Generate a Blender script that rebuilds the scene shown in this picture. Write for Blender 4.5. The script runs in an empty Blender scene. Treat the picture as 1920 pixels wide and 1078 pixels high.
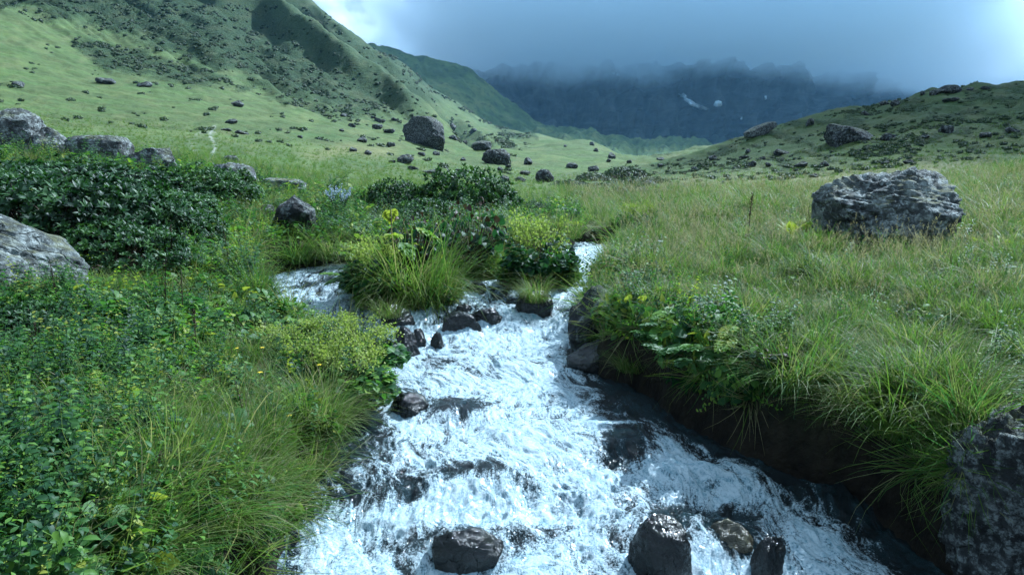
import bpy, bmesh, math, random
import numpy as np
from mathutils import Vector, Matrix, Euler

R = math.radians
SC = bpy.context.scene
COL = SC.collection

# ------------------------------------------------------------------ camera
CAM_Z = 2.5
PITCH = R(9.0)
FPX = 1507.0
cam_data = bpy.data.cameras.new("camera")
cam_data.sensor_width = 36.0
cam_data.lens = 36.0 * FPX / 1920.0
cam_data.clip_start = 0.05
cam_data.clip_end = 30000.0
cam = bpy.data.objects.new("camera", cam_data)
COL.objects.link(cam)
cam.location = (0, 0, CAM_Z)
cam.rotation_euler = (R(90) - PITCH, 0, 0)
SC.camera = cam

# ------------------------------------------------------------------ light
SUN_AZ = R(42.0)      # to the right of the view direction (+Y)
SUN_EL = R(46.0)
sun_dir = Vector((math.sin(SUN_AZ) * math.cos(SUN_EL), math.cos(SUN_AZ) * math.cos(SUN_EL), math.sin(SUN_EL)))
ld = bpy.data.lights.new("sun", 'SUN')
ld.energy = 5.0
ld.angle = R(0.5)
ld.color = (1.0, 0.98, 0.93)
lo = bpy.data.objects.new("sun", ld)
COL.objects.link(lo)
lo.rotation_euler = (-sun_dir).to_track_quat('-Z', 'Y').to_euler()
lo.location = (40, 40, 60)

SC.view_settings.view_transform = 'Standard'
SC.view_settings.look = 'None'
SC.view_settings.exposure = 1.0
SC.view_settings.gamma = 1.0
SC.view_settings.use_white_balance = True      # the camera's cool white balance
SC.view_settings.white_balance_temperature = 5200
SC.view_settings.white_balance_tint = 4
SC.render.engine = 'CYCLES'
cy = SC.cycles
cy.max_bounces = 14
cy.diffuse_bounces = 3
cy.glossy_bounces = 3
cy.transmission_bounces = 4
cy.transparent_max_bounces = 8
cy.volume_bounces = 12
cy.volume_max_steps = 256
cy.sample_clamp_indirect = 6.0
cy.use_adaptive_sampling = True
cy.adaptive_threshold = 0.02
cy.use_denoising = True
try:
    cy.denoiser = 'OPENIMAGEDENOISE'
    cy.denoising_prefilter = 'ACCURATE'
except Exception:
    pass


class NT:
    """small helper for building node trees"""
    def __init__(self, tree):
        self.t = tree
        self.n = tree.nodes
        self.l = tree.links

    def node(self, typ, **kw):
        nd = self.n.new(typ)
        for k, v in kw.items():
            setattr(nd, k, v)
        return nd

    def put(self, sock, v):
        if v is None:
            return
        if isinstance(v, bpy.types.NodeSocket):
            self.l.new(v, sock)
        elif isinstance(v, (tuple, list)):
            if len(v) == 3 and sock.type == 'RGBA':
                v = (*v, 1.0)
            sock.default_value = v
        else:
            sock.default_value = v

    def math(self, op, a, b=None, c=None, clamp=False):
        m = self.node('ShaderNodeMath', operation=op)
        m.use_clamp = clamp
        self.put(m.inputs[0], a)
        self.put(m.inputs[1], b)
        if c is not None:
            self.put(m.inputs[2], c)
        return m.outputs[0]

    def vmath(self, op, a, b=None):
        m = self.node('ShaderNodeVectorMath', operation=op)
        self.put(m.inputs[0], a)
        if op == 'SCALE':
            self.put(m.inputs[3], b)
        else:
            self.put(m.inputs[1], b)
        return m.outputs[1] if op in ('LENGTH', 'DOT_PRODUCT', 'DISTANCE') else m.outputs[0]

    def mix(self, f, a, b, blend='MIX'):
        m = self.node('ShaderNodeMix', data_type='RGBA', blend_type=blend)
        self.put(m.inputs[0], f)
        self.put(m.inputs[6], a)
        self.put(m.inputs[7], b)
        return m.outputs[2]

    def noise(self, vec, scale, detail=4.0, rough=0.55, dist=0.0, lac=2.0):
        m = self.node('ShaderNodeTexNoise')
        self.put(m.inputs['Vector'], vec)
        m.inputs['Scale'].default_value = scale
        m.inputs['Detail'].default_value = detail
        m.inputs['Roughness'].default_value = rough
        m.inputs['Lacunarity'].default_value = lac
        m.inputs['Distortion'].default_value = dist
        return m.outputs['Fac']

    def voronoi(self, vec, scale, feature='F1', rand=1.0):
        m = self.node('ShaderNodeTexVoronoi', feature=feature)
        self.put(m.inputs['Vector'], vec)
        m.inputs['Scale'].default_value = scale
        m.inputs['Randomness'].default_value = rand
        return m.outputs['Distance']

    def smooth(self, v, lo_, hi_, a=0.0, b=1.0):
        m = self.node('ShaderNodeMapRange', interpolation_type='SMOOTHSTEP')
        self.put(m.inputs[0], v)
        self.put(m.inputs[1], lo_)
        self.put(m.inputs[2], hi_)
        self.put(m.inputs[3], a)
        self.put(m.inputs[4], b)
        return m.outputs[0]

    def ramp(self, v, stops):
        m = self.node('ShaderNodeValToRGB')
        self.put(m.inputs[0], v)
        el = m.color_ramp.elements
        while len(el) < len(stops):
            el.new(0.5)
        for e, (p, c) in zip(el, stops):
            e.position = p
            e.color = (*c, 1.0)
        return m.outputs[0]

    def attr(self, name, out='Fac'):
        m = self.node('ShaderNodeAttribute', attribute_name=name)
        return m.outputs[out]

    def coords(self, which='Object'):
        return self.node('ShaderNodeTexCoord').outputs[which]

    def mapping(self, vec, scale=(1, 1, 1), rot=(0, 0, 0), loc=(0, 0, 0)):
        m = self.node('ShaderNodeMapping')
        self.put(m.inputs[0], vec)
        m.inputs['Location'].default_value = loc
        m.inputs['Rotation'].default_value = rot
        m.inputs['Scale'].default_value = scale
        return m.outputs[0]

    def bump(self, h, strength=0.5, dist=0.05, normal=None):
        m = self.node('ShaderNodeBump')
        m.inputs['Strength'].default_value = strength
        m.inputs['Distance'].default_value = dist
        self.put(m.inputs['Height'], h)
        if normal is not None:
            self.put(m.inputs['Normal'], normal)
        return m.outputs[0]

    def principled(self, **kw):
        m = self.node('ShaderNodeBsdfPrincipled')
        for k, v in kw.items():
            self.put(m.inputs[k.replace('_', ' ')], v)
        return m.outputs[0]


def new_mat(name):
    m = bpy.data.materials.new(name)
    m.use_nodes = True
    m.node_tree.nodes.clear()
    nt = NT(m.node_tree)
    out = nt.node('ShaderNodeOutputMaterial')
    return m, nt, out


# ------------------------------------------------------------------ sky
world = bpy.data.worlds.new("World")
SC.world = world
world.use_nodes = True
world.node_tree.nodes.clear()
wt = NT(world.node_tree)
wout = wt.node('ShaderNodeOutputWorld')
sky = wt.node('ShaderNodeTexSky', sky_type='NISHITA')
sky.sun_disc = False
sky.sun_elevation = SUN_EL
sky.sun_rotation = SUN_AZ
sky.air_density = 1.3
sky.dust_density = 0.6
sky.ozone_density = 3.0
gen = wt.coords('Generated')
# procedural cloud cover over the blue: direction projected on a cloud layer
sep = wt.node('ShaderNodeSeparateXYZ')
wt.put(sep.inputs[0], gen)
zc = wt.math('ADD', wt.math('MAXIMUM', sep.outputs[2], 0.0), 0.14)
comb = wt.node('ShaderNodeCombineXYZ')
wt.put(comb.inputs[0], wt.math('DIVIDE', sep.outputs[0], zc))
wt.put(comb.inputs[1], wt.math('DIVIDE', sep.outputs[1], zc))
c1 = wt.noise(wt.mapping(comb.outputs[0], loc=(3.1, 1.7, 0)), 1.15, 8.0, 0.56, 0.35)
cover = wt.smooth(c1, 0.36, 0.52)
c2 = wt.noise(wt.mapping(comb.outputs[0], loc=(7.3, 2.2, 4.0)), 2.1, 7.0, 0.6, 0.2)
# clouds glow brighter toward the sun and are grey blue where thick
sunv = wt.vmath('DOT_PRODUCT', gen, tuple(sun_dir))
glow = wt.smooth(sunv, 0.35, 1.0, 0.75, 1.5)
ccol = wt.mix(wt.smooth(c2, 0.28, 0.54), (3.0, 5.0, 7.5), (12.0, 13.5, 14.5))
ccol = wt.vmath('SCALE', ccol, wt.math('MULTIPLY', glow, 0.85))
skc = wt.mix(cover, sky.outputs[0], ccol)
bg = wt.node('ShaderNodeBackground')
wt.put(bg.inputs[0], skc)
bg.inputs[1].default_value = 0.05
wt.l.new(bg.outputs[0], wout.inputs[0])

# ------------------------------------------------------------------ numpy noise
def _hash(ix, iy, iz, seed):
    h = (ix.astype(np.int64) * 374761393 + iy.astype(np.int64) * 668265263 + iz.astype(np.int64) * 2147483647 + seed * 974634777) & 0xFFFFFFFF
    h = ((h ^ (h >> 13)) * 1274126177) & 0xFFFFFFFF
    h = ((h ^ (h >> 16)) * 2246822519) & 0xFFFFFFFF
    return (h ^ (h >> 15)) & 0xFFFFFFFF


def _fade(t):
    return t * t * t * (t * (t * 6 - 15) + 10)


def noise2(x, y, seed=0):
    x = np.asarray(x, float); y = np.asarray(y, float)
    ix = np.floor(x); iy = np.floor(y)
    fx = x - ix; fy = y - iy
    ux = _fade(fx); uy = _fade(fy)
    z = np.zeros_like(ix)
    def g(dx, dy):
        a = _hash(ix + dx, iy + dy, z, seed) * (2 * math.pi / 4294967296.0)
        return np.cos(a) * (fx - dx) + np.sin(a) * (fy - dy)
    a = g(0, 0) * (1 - ux) + g(1, 0) * ux
    b = g(0, 1) * (1 - ux) + g(1, 1) * ux
    return (a * (1 - uy) + b * uy) * 1.5


def noise3(p, seed=0):
    ip = np.floor(p); f = p - ip; u = _fade(f)
    r = 0
    for dx in (0, 1):
        for dy in (0, 1):
            for dz in (0, 1):
                h = _hash(ip[:, 0] + dx, ip[:, 1] + dy, ip[:, 2] + dz, seed)
                a = (h & 0xFFFF) * (2 * math.pi / 65536.0)
                c = ((h >> 16) & 0xFFFF) / 32768.0 - 1.0
                s = np.sqrt(np.maximum(0, 1 - c * c))
                d = s * np.cos(a) * (f[:, 0] - dx) + s * np.sin(a) * (f[:, 1] - dy) + c * (f[:, 2] - dz)
                w = (u[:, 0] if dx else 1 - u[:, 0]) * (u[:, 1] if dy else 1 - u[:, 1]) * (u[:, 2] if dz else 1 - u[:, 2])
                r = r + w * d
    return r * 1.5


def fbm2(x, y, oct=4, seed=0, gain=0.5, lac=2.03):
    r = 0; a = 1.0; f = 1.0
    for k in range(oct):
        r = r + a * noise2(x * f + 17.3 * k, y * f - 9.1 * k, seed + k)
        a *= gain; f *= lac
    return r


def fbm3(p, oct=4, seed=0, gain=0.5, lac=2.03):
    r = 0; a = 1.0; f = 1.0
    for k in range(oct):
        r = r + a * noise3(p * f + 11.7 * k, seed + k)
        a *= gain; f *= lac
    return r


def sstep(a, b, x):
    t = np.clip((x - a) / (b - a), 0, 1)
    return t * t * (3 - 2 * t)


# ------------------------------------------------------------------ picture <-> place
SP, CP = math.sin(PITCH), math.cos(PITCH)


def slope(py):
    """rise per metre of depth of the sight line through row py"""
    v = (539.0 - py) / FPX
    return (-SP + v * CP) / (CP + v * SP)


def row_of(t):
    """inverse of slope"""
    v = (t * CP + SP) / (CP - t * SP)
    return 539.0 - v * FPX


def at(px, py, Y):
    v = (539.0 - py) / FPX
    return Vector(((px - 960.0) / FPX / (CP + v * SP) * Y, Y, CAM_Z + Y * slope(py)))


def to_px(x, y, z):
    zz = z - CAM_Z
    dep = y * CP - zz * SP
    up = y * SP + zz * CP
    return 960 + FPX * x / dep, 539 - FPX * up / dep


# ------------------------------------------------------------------ objects, tags, meshes
def tag(o, label=None, cat=None, group=None, kind=None):
    if label: o["label"] = label
    if cat: o["category"] = cat
    if group: o["group"] = group
    if kind: o["kind"] = kind
    return o


def link(name, data, parent=None, loc=(0, 0, 0), rot=(0, 0, 0), scale=(1, 1, 1), col=None):
    o = bpy.data.objects.new(name, data)
    (col or COL).objects.link(o)
    o.location = loc; o.rotation_euler = rot; o.scale = scale
    if parent: o.parent = parent
    return o


def empty(name, loc, rz=0.0, scale=1.0):
    o = link(name, None, None, loc, (0, 0, rz), (scale,) * 3)
    o.empty_display_size = 0.2
    return o


class MB:
    """collects vertices, faces and one float per vertex ('tint') for a mesh"""
    def __init__(self):
        self.v = []; self.q = []; self.t = []; self.a = []; self.n = 0

    def add(self, V, Q=None, T=None, tint=0.5):
        V = np.asarray(V, float).reshape(-1, 3)
        self.v.append(V)
        if Q is not None and len(Q): self.q.append(np.asarray(Q, np.int64).reshape(-1, 4) + self.n)
        if T is not None and len(T): self.t.append(np.asarray(T, np.int64).reshape(-1, 3) + self.n)
        self.a.append(np.broadcast_to(np.asarray(tint, float), (len(V),)).copy())
        self.n += len(V)
        return self

    def merge(self, other, M=None, off=(0, 0, 0)):
        V = np.concatenate(other.v)
        if M is not None: V = V @ np.asarray(M).T
        V = V + np.asarray(off)
        Q = np.concatenate(other.q) if other.q else None
        T = np.concatenate(other.t) if other.t else None
        return self.add(V, Q, T, np.concatenate(other.a))

    def mesh(self, name, mat, smooth=True, attrs=None):
        V = np.concatenate(self.v).astype(np.float32)
        Q = np.concatenate(self.q) if self.q else np.zeros((0, 4), np.int64)
        T = np.concatenate(self.t) if self.t else np.zeros((0, 3), np.int64)
        me = bpy.data.meshes.new(name)
        me.vertices.add(len(V)); me.vertices.foreach_set('co', V.ravel())
        loops = np.concatenate([Q.ravel(), T.ravel()]).astype(np.int32)
        me.loops.add(len(loops)); me.loops.foreach_set('vertex_index', loops)
        starts = np.concatenate([np.arange(len(Q)) * 4, len(Q) * 4 + np.arange(len(T)) * 3]).astype(np.int32)
        me.polygons.add(len(starts))
        me.polygons.foreach_set('loop_start', starts)
        me.update(calc_edges=True)
        me.polygons.foreach_set('use_smooth', np.full(len(starts), smooth, dtype=bool))
        at_ = me.attributes.new('tint', 'FLOAT', 'POINT')
        at_.data.foreach_set('value', np.concatenate(self.a).astype(np.float32))
        for k, arr in (attrs or {}).items():
            b = me.attributes.new(k, 'FLOAT', 'POINT')
            b.data.foreach_set('value', np.asarray(arr, np.float32).ravel())
        if mat: me.materials.append(mat)
        me.validate()
        return me


def grid_mesh(name, X, Y, Z, mat, attrs=None):
    nr, nc = X.shape
    idx = np.arange(nr * nc).reshape(nr, nc)
    Q = np.stack([idx[:-1, :-1], idx[:-1, 1:], idx[1:, 1:], idx[1:, :-1]], -1).reshape(-1, 4)
    m = MB().add(np.stack([X, Y, Z], -1).reshape(-1, 3), Q)
    return m.mesh(name, mat, True, attrs)


def unit(v):
    return v / np.maximum(np.linalg.norm(v, axis=-1, keepdims=True), 1e-9)


def leaves(mb, base, d, n, L, W, droop, segs=3, prof='leaf', fold=0.25, tint=0.5):
    """many leaves or blades at once: base point, direction, normal, length, half width, droop in radians"""
    base = np.asarray(base, float); N = len(base)
    d = unit(np.asarray(d, float)); n = np.asarray(n, float)
    n = unit(n - d * np.sum(n * d, -1, keepdims=True))
    side = np.cross(d, n)
    L = np.broadcast_to(np.asarray(L, float), (N,)); W = np.broadcast_to(np.asarray(W, float), (N,))
    droop = np.broadcast_to(np.asarray(droop, float), (N,)); tint = np.broadcast_to(np.asarray(tint, float), (N,))
    across = 2 if prof == 'blade' else 3
    rows = []
    p = base.copy()
    for k in range(segs + 1):
        t = k / segs
        a = droop * t
        nn = np.cos(a)[:, None] * n + np.sin(a)[:, None] * d
        if prof == 'blade':
            w = W * (1.0 - t ** 1.6) + 0.0004
        elif prof == 'lance':
            w = W * (math.sin(math.pi * min(1, 0.12 + 0.88 * t)) ** 0.8 + 0.02)
        else:
            w = W * (math.sin(math.pi * (0.05 + 0.93 * t) ** 0.8) + 0.02)
        w = w[:, None]
        if across == 2:
            rows.append(np.stack([p - side * w, p + side * w], 1))
        else:
            rows.append(np.stack([p - side * w + nn * w * fold, p, p + side * w + nn * w * fold], 1))
        a2 = droop * (t + 0.5 / segs)
        p = p + (np.cos(a2)[:, None] * d - np.sin(a2)[:, None] * n) * (L / segs)[:, None]
    V = np.stack(rows, 1)                       # N, segs+1, across, 3
    per = (segs + 1) * across
    loc = np.arange(per).reshape(segs + 1, across)
    q = np.stack([loc[:-1, :-1], loc[:-1, 1:], loc[1:, 1:], loc[1:, :-1]], -1).reshape(-1, 4)
    Q = (q[None] + (np.arange(N) * per)[:, None, None]).reshape(-1, 4)
    mb.add(V.reshape(-1, 3), Q, None, np.repeat(tint, per))
    return mb


def tube(mb, pts, rad, sides=5, tint=0.5):
    pts = np.asarray(pts, float); n = len(pts)
    rad = np.broadcast_to(np.asarray(rad, float), (n,))
    tan = unit(np.gradient(pts, axis=0))
    ref = np.array([0.31, 0.95, 0.02]) if abs(tan[0, 1]) < 0.9 else np.array([1.0, 0, 0])
    a = unit(np.cross(tan, ref)); b = np.cross(tan, a)
    th = np.arange(sides) * 2 * math.pi / sides
    V = pts[:, None] + rad[:, None, None] * (np.cos(th)[None, :, None] * a[:, None] + np.sin(th)[None, :, None] * b[:, None])
    idx = np.arange(n * sides).reshape(n, sides); nx = np.roll(idx, -1, 1)
    Q = np.stack([idx[:-1], nx[:-1], nx[1:], idx[1:]], -1).reshape(-1, 4)
    T = [[idx[-1, 0], idx[-1, k], idx[-1, k + 1]] for k in range(1, sides - 1)]
    mb.add(V.reshape(-1, 3), Q, T, tint)
    return mb


def ico(sub):
    bm = bmesh.new()
    bmesh.ops.create_icosphere(bm, subdivisions=sub, radius=1.0)
    V = np.array([v.co[:] for v in bm.verts]); T = np.array([[v.index for v in f.verts] for f in bm.faces])
    bm.free()
    return V, T


ICO = {k: ico(k) for k in (1, 2, 3, 4, 5, 6)}
# ------------------------------------------------------------------ the stream's course
ZW_Y = np.array([2.0, 4.3, 5.2, 5.9, 6.6, 8.2, 9.6, 10.4, 11.4, 12.6, 15.0, 20.0])
ZW_Z = np.array([-.06, 0.0, 0.05, 0.17, 0.22, 0.30, 0.36, 0.47, 0.60, 0.68, 0.86, 1.0])


def zw(Y):
    k = np.array([-0.35, -0.17, 0, 0.17, 0.35])
    return sum(np.interp(np.asarray(Y, float) + s, ZW_Y, ZW_Z) for s in k) / 5


def on_water(px, py):
    """the point of the water surface seen at a pixel"""
    t = slope(py); Y = 8.0
    for _ in range(60):
        Y = 0.5 * Y + 0.5 * ((float(zw(Y)) - CAM_Z) / t)
    p = at(px, py, Y)
    return p


LEFT = [(500, 1120), (520, 1078), (560, 1000), (605, 925), (638, 850), (660, 795), (690, 765), (705, 722), (672, 690), (580, 655), (505, 612), (485, 565), (500, 520), (540, 505), (620, 500), (800, 497), (960, 486), (1060, 468), (1086, 455)]
RIGHT = [(1850, 1120), (1775, 1078), (1690, 1010), (1590, 940), (1470, 888), (1345, 838), (1255, 778), (1180, 730), (1112, 700), (1082, 665), (1098, 600), (1128, 545), (1152, 500), (1153, 455)]
LW = np.array([on_water(*p)[:2] for p in LEFT]); RW = np.array([(3.9, 3.2), (3.75, 3.9), (3.2, 4.28)] + [tuple(on_water(*p)[:2]) for p in RIGHT[1:]])
Y_TOP = float(RW[-1, 1])


def edges(Y):
    Y = np.asarray(Y, float)
    l = np.interp(Y, LW[:, 1], LW[:, 0], left=LW[0, 0] - 0.1, right=LW[-1, 0])
    r = np.interp(Y, RW[:, 1], RW[:, 0], left=RW[0, 0] + 0.2, right=RW[-1, 0])
    j = 0.06 * noise2(Y * 2.1, Y * 0 + 3.3, 5) + 0.03 * noise2(Y * 6.3, Y * 0 + 1.3, 6)
    return l + j, r - j * 0.8


# islets in the stream: centre pixel of the base on the water, half width and half depth in metres, height
ISLETS = [((742, 548), 0.58, 0.80, 0.26), ((815, 562), 0.30, 0.34, 0.16), ((886, 512), 0.46, 0.50, 0.20), ((1014, 532), 0.44, 0.46, 0.18)]
ISL = [(on_water(*p), a, b, h) for p, a, b, h in ISLETS]


def wet(x, y):
    """signed distance-like measure: > 0 inside the stream, metres from its edge"""
    l, r = edges(y)
    s = np.minimum(x - l, r - x)
    s = np.where(y > Y_TOP, np.minimum(s, Y_TOP + 0.1 - y), s)
    for c, a, b, h in ISL:
        q = np.sqrt(((x - c.x) / a) ** 2 + ((y - c.y) / b) ** 2)
        s = np.minimum(s, (q - 1.0) * min(a, b))
    return s


# ------------------------------------------------------------------ the lie of the land: columns of (depth, row) or (depth, 'z', height)
COLS = {
    -900: [(1, 'z', .95), (5, 'z', 1.2), (9, 'z', 2.0), (16, 'z', 3.4), (30, 230), (60, 120), (130, -40), (260, -200), (450, -330), (800, -420), (2600, -380)],
    -400: [(1, 'z', .95), (5, 'z', 1.05), (9, 'z', 1.6), (16, 'z', 2.8), (28, 258), (60, 170), (130, 50), (260, -90), (450, -220), (800, -320), (2600, -280)],
    0: [(1, 'z', .9), (5, 'z', .95), (8, 'z', 1.35), (11, 'z', 1.75), (17, 'z', 2.6), (24, 278), (40, 248), (80, 195), (140, 125), (230, 45), (350, -40), (550, -150), (900, -240), (2600, -200)],
    250: [(1, 'z', .85), (5, 'z', .9), (8, 'z', 1.1), (12, 'z', 1.6), (17, 322), (26, 296), (50, 252), (100, 205), (170, 160), (260, 100), (380, 25), (600, -95), (1000, -160), (2600, -120)],
    420: [(1, 'z', .75), (5, 'z', .68), (8, 'z', .82), (12, 'z', 1.4), (17, 350), (26, 312), (50, 268), (100, 222), (170, 185), (260, 140), (380, 75), (600, -20), (1000, -100), (2600, -60)],
    520: [(1, 'z', .6), (5, 'z', .55), (8, 'z', .62), (10, 'z', .8), (12, 'z', 1.1), (18, 368), (28, 322), (50, 283), (100, 238), (170, 208), (260, 178), (400, 115), (600, 50), (850, -15), (1050, -42), (1500, 20), (2600, 130)],
    620: [(1, 'z', .5), (5, 'z', .48), (8, 'z', .55), (10, 'z', .7), (12, 'z', 1.0), (18, 382), (28, 337), (50, 297), (100, 256), (180, 226), (280, 200), (420, 145), (620, 82), (950, 26), (1250, 70), (1800, 160), (2600, 220)],
    740: [(1, 'z', .5), (5, 'z', .55), (9, 'z', .75), (14, 'z', 1.1), (20, 388), (30, 345), (55, 308), (100, 280), (150, 262), (240, 238), (360, 210), (520, 172), (750, 122), (1000, 96), (1300, 140), (1800, 215), (2600, 250)],
    860: [(1, 'z', .5), (5, 'z', .55), (9, 'z', .8), (14, 'z', 1.15), (20, 393), (30, 352), (60, 320), (100, 299), (180, 282), (300, 270), (480, 258), (700, 240), (900, 212), (1080, 188), (1400, 225), (1800, 255), (2600, 270)],
    930: [(1, 'z', .5), (9, 'z', .8), (14, 'z', 1.15), (20, 396), (30, 358), (60, 326), (100, 305), (180, 287), (300, 276), (480, 266), (700, 257), (900, 246), (1100, 233), (1400, 248), (2600, 275)],
    1000: [(1, 'z', .5), (9, 'z', .8), (15, 'z', 1.15), (20, 400), (30, 362), (60, 330), (100, 310), (180, 292), (300, 279), (480, 266), (700, 256), (900, 251), (1300, 262), (2600, 280)],
    1100: [(1, 'z', .5), (9, 'z', .8), (15, 'z', 1.1), (20, 402), (30, 366), (60, 336), (100, 317), (180, 297), (280, 279), (420, 266), (600, 276), (1300, 285), (2600, 290)],
    1190: [(1, 'z', .6), (9, 'z', .9), (15, 'z', 1.15), (20, 395), (30, 366), (60, 338), (100, 317), (160, 300), (220, 294), (420, 305), (2600, 300)],
    1300: [(1, 'z', .75), (5, 'z', .8), (9, 'z', 1.0), (14, 'z', 1.2), (20, 388), (28, 366), (40, 356), (60, 336), (90, 309), (120, 291), (140, 280), (200, 288), (400, 310), (2600, 305)],
    1450: [(1, 'z', .85), (5, 'z', .82), (9, 'z', 1.0), (14, 'z', 1.2), (20, 386), (27, 366), (36, 354), (50, 328), (70, 292), (90, 259), (105, 235), (140, 245), (400, 300), (2600, 305)],
    1600: [(1, 'z', .85), (5, 'z', .84), (9, 'z', 1.0), (14, 'z', 1.2), (20, 385), (26, 365), (33, 352), (45, 325), (60, 290), (80, 243), (100, 207), (110, 198), (150, 215), (400, 280), (2600, 300)],
    1750: [(1, 'z', .9), (5, 'z', .86), (9, 'z', 1.02), (14, 'z', 1.2), (20, 380), (28, 350), (40, 318), (55, 280), (75, 230), (95, 186), (107, 171), (150, 185), (400, 260), (2600, 300)],
    1920: [(1, 'z', .95), (5, 'z', .9), (9, 'z', 1.1), (13, 'z', 1.35), (18, 375), (24, 347), (36, 310), (50, 267), (70, 217), (90, 177), (102, 160), (150, 150), (400, 180), (2600, 280)],
    2500: [(1, 'z', 1.0), (5, 'z', 1.0), (9, 'z', 1.2), (14, 'z', 1.7), (22, 335), (35, 290), (50, 240), (70, 185), (100, 120), (200, 60), (500, 40), (2600, 200)],
}
U_DENSE = np.linspace(-0.80, 0.80, 880)
U_ALL = np.concatenate([-np.geomspace(3.2, 0.81, 22), U_DENSE, np.geomspace(0.81, 3.2, 22)])
LY = np.linspace(math.log(1.0), math.log(2600.0), 820)
Y_ALL = np.exp(LY)
cols_px = np.array(sorted(COLS))
cols_u = (cols_px - 960.0) / FPX / 1.0
prof = []
for c in cols_px:
    ys, zs = [], []
    for e in COLS[c]:
        if e[1] == 'z': ys.append(e[0]); zs.append((e[2] - CAM_Z) / e[0])
        else: ys.append(e[0]); zs.append(slope(e[1]))
    # interpolate the sight-line slope over log depth (near part: the height itself)
    ys = np.array(ys, float); zs = np.array(zs)
    far = np.interp(LY, np.log(ys), zs) * Y_ALL
    near = np.interp(Y_ALL, ys, zs * ys)
    w = sstep(15, 40, Y_ALL)
    prof.append(CAM_Z + near * (1 - w) + far * w)
prof = np.array(prof)                                # columns x rows
cu = np.clip(U_ALL, cols_u[0], cols_u[-1])
# smooth interpolation across the columns (cubic, Catmull-Rom on uneven knots by slopes)
sl = np.gradient(prof, cols_u, axis=0)
k = np.clip(np.searchsorted(cols_u, cu) - 1, 0, len(cols_u) - 2)
h = cols_u[k + 1] - cols_u[k]
tt = (cu - cols_u[k]) / h
h00 = 2 * tt**3 - 3 * tt**2 + 1; h10 = tt**3 - 2 * tt**2 + tt; h01 = -2 * tt**3 + 3 * tt**2; h11 = tt**3 - tt**2
G0 = (h00[:, None] * prof[k] + 0.6 * h10[:, None] * h[:, None] * sl[k] + h01[:, None] * prof[k + 1] + 0.6 * h11[:, None] * h[:, None] * sl[k + 1]).T   # rows x cols


def blur_rows(A, r):
    ker = np.hanning(2 * r + 3)[1:-1]; ker /= ker.sum()
    P = np.pad(A, ((r, r), (0, 0)), mode='edge')
    return sum(ker[i] * P[i:i + A.shape[0]] for i in range(2 * r + 1))


T0 = (G0 - CAM_Z) / Y_ALL[:, None]
G0 = CAM_Z + blur_rows(T0, 9) * Y_ALL[:, None]
GX = U_ALL[None, :] * Y_ALL[:, None]
GY = np.broadcast_to(Y_ALL[:, None], GX.shape).copy()
PX, PY = to_px(GX, GY, G0)
# spurs and gullies that run down the left hillside
amp = sstep(150, 420, GY) * sstep(1020, 700, PX) * GY
g = PY - 0.62 * PX
gw = g + 8 * fbm2(PX / 190.0, PY / 190.0, 2, 40)
rel = 0.016 * np.exp(-((gw + 252) / 13) ** 2) - 0.020 * np.exp(-((gw + 285) / 15) ** 2) + 0.012 * np.exp(-((gw + 318) / 14) ** 2) - 0.013 * np.exp(-((gw + 345) / 12) ** 2)
rel += 0.012 * np.exp(-((gw + 130) / 16) ** 2) * sstep(250, 420, PX) - 0.008 * np.exp(-((gw + 165) / 14) ** 2)
rel += 0.0055 * fbm2(gw / 22.0, (PX + PY) / 520.0, 4, 41) + 0.0016 * fbm2(gw / 7.0, (PX + PY) / 110.0, 3, 42)
crest = np.exp(-((GY - 950) / 260) ** 2) * sstep(560, 640, PX)
G0 = G0 + 2.3 * amp * rel * (1 - 0.8 * crest)
# bumps at every scale
G0 = G0 + 0.0035 * GY * fbm2(GX * 22 / np.maximum(GY, 20) , np.log(GY) * 18, 5, 12) * sstep(25, 80, GY) * sstep(2000, 400, GY)
G0 = G0 + 0.10 * fbm2(GX * 0.45, GY * 0.45, 4, 3) * sstep(3, 9, GY) * sstep(160, 40, GY) + 0.045 * fbm2(GX * 2.2, GY * 2.2, 3, 9) * sstep(60, 15, GY)
# hummocky slope of the right hill and the mounds below the big left boulder
G0 = G0 + 0.50 * fbm2(GX * 0.11, GY * 0.11, 4, 21) * sstep(26, 60, GY) * sstep(900, 1250, PX) * sstep(420, 200, GY)
G0 = np.where(G0 > 290, 290 + 90 * np.tanh((G0 - 290) / 90.0), G0)
# carve the channel
W = wet(GX, GY)
zwat = zw(GY)
bankw = 0.20 + 0.06 * noise2(GX * 2.3, GY * 2.3, 77)
inside = sstep(-1.0, 0.55, W / bankw)
lower = (W > -2.0) & (GY < Y_TOP + 2.5)
wb = np.where(GY < Y_TOP + 2.0, inside, 0.0)
bed = zwat - 0.34
for c, a, b, hh in ISL:
    q = np.sqrt(((GX - c.x) / a) ** 2 + ((GY - c.y) / b) ** 2)
    G0 = np.where(q < 1.9, np.minimum(G0, c.z + hh + 0.04 * fbm2(GX * 3, GY * 3, 2, 8)) , G0)
# between the arms of the stream the ground stays low
GZ = G0 * (1 - wb) + np.minimum(bed, G0) * wb


def ground_z(x, y):
    """height of the ground sheet"""
    x = np.asarray(x, float); y = np.maximum(np.asarray(y, float), 1.0)
    u = x / y
    fi = np.interp(u, U_ALL, np.arange(len(U_ALL)))
    fj = np.clip((np.log(y) - LY[0]) / (LY[1] - LY[0]), 0, len(LY) - 1.001)
    i = np.clip(fi.astype(int), 0, len(U_ALL) - 2); j = fj.astype(int)
    a = fi - i; b = fj - j
    return GZ[j, i] * (1 - a) * (1 - b) + GZ[j, i + 1] * a * (1 - b) + GZ[j + 1, i] * (1 - a) * b + GZ[j + 1, i + 1] * a * b


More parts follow.
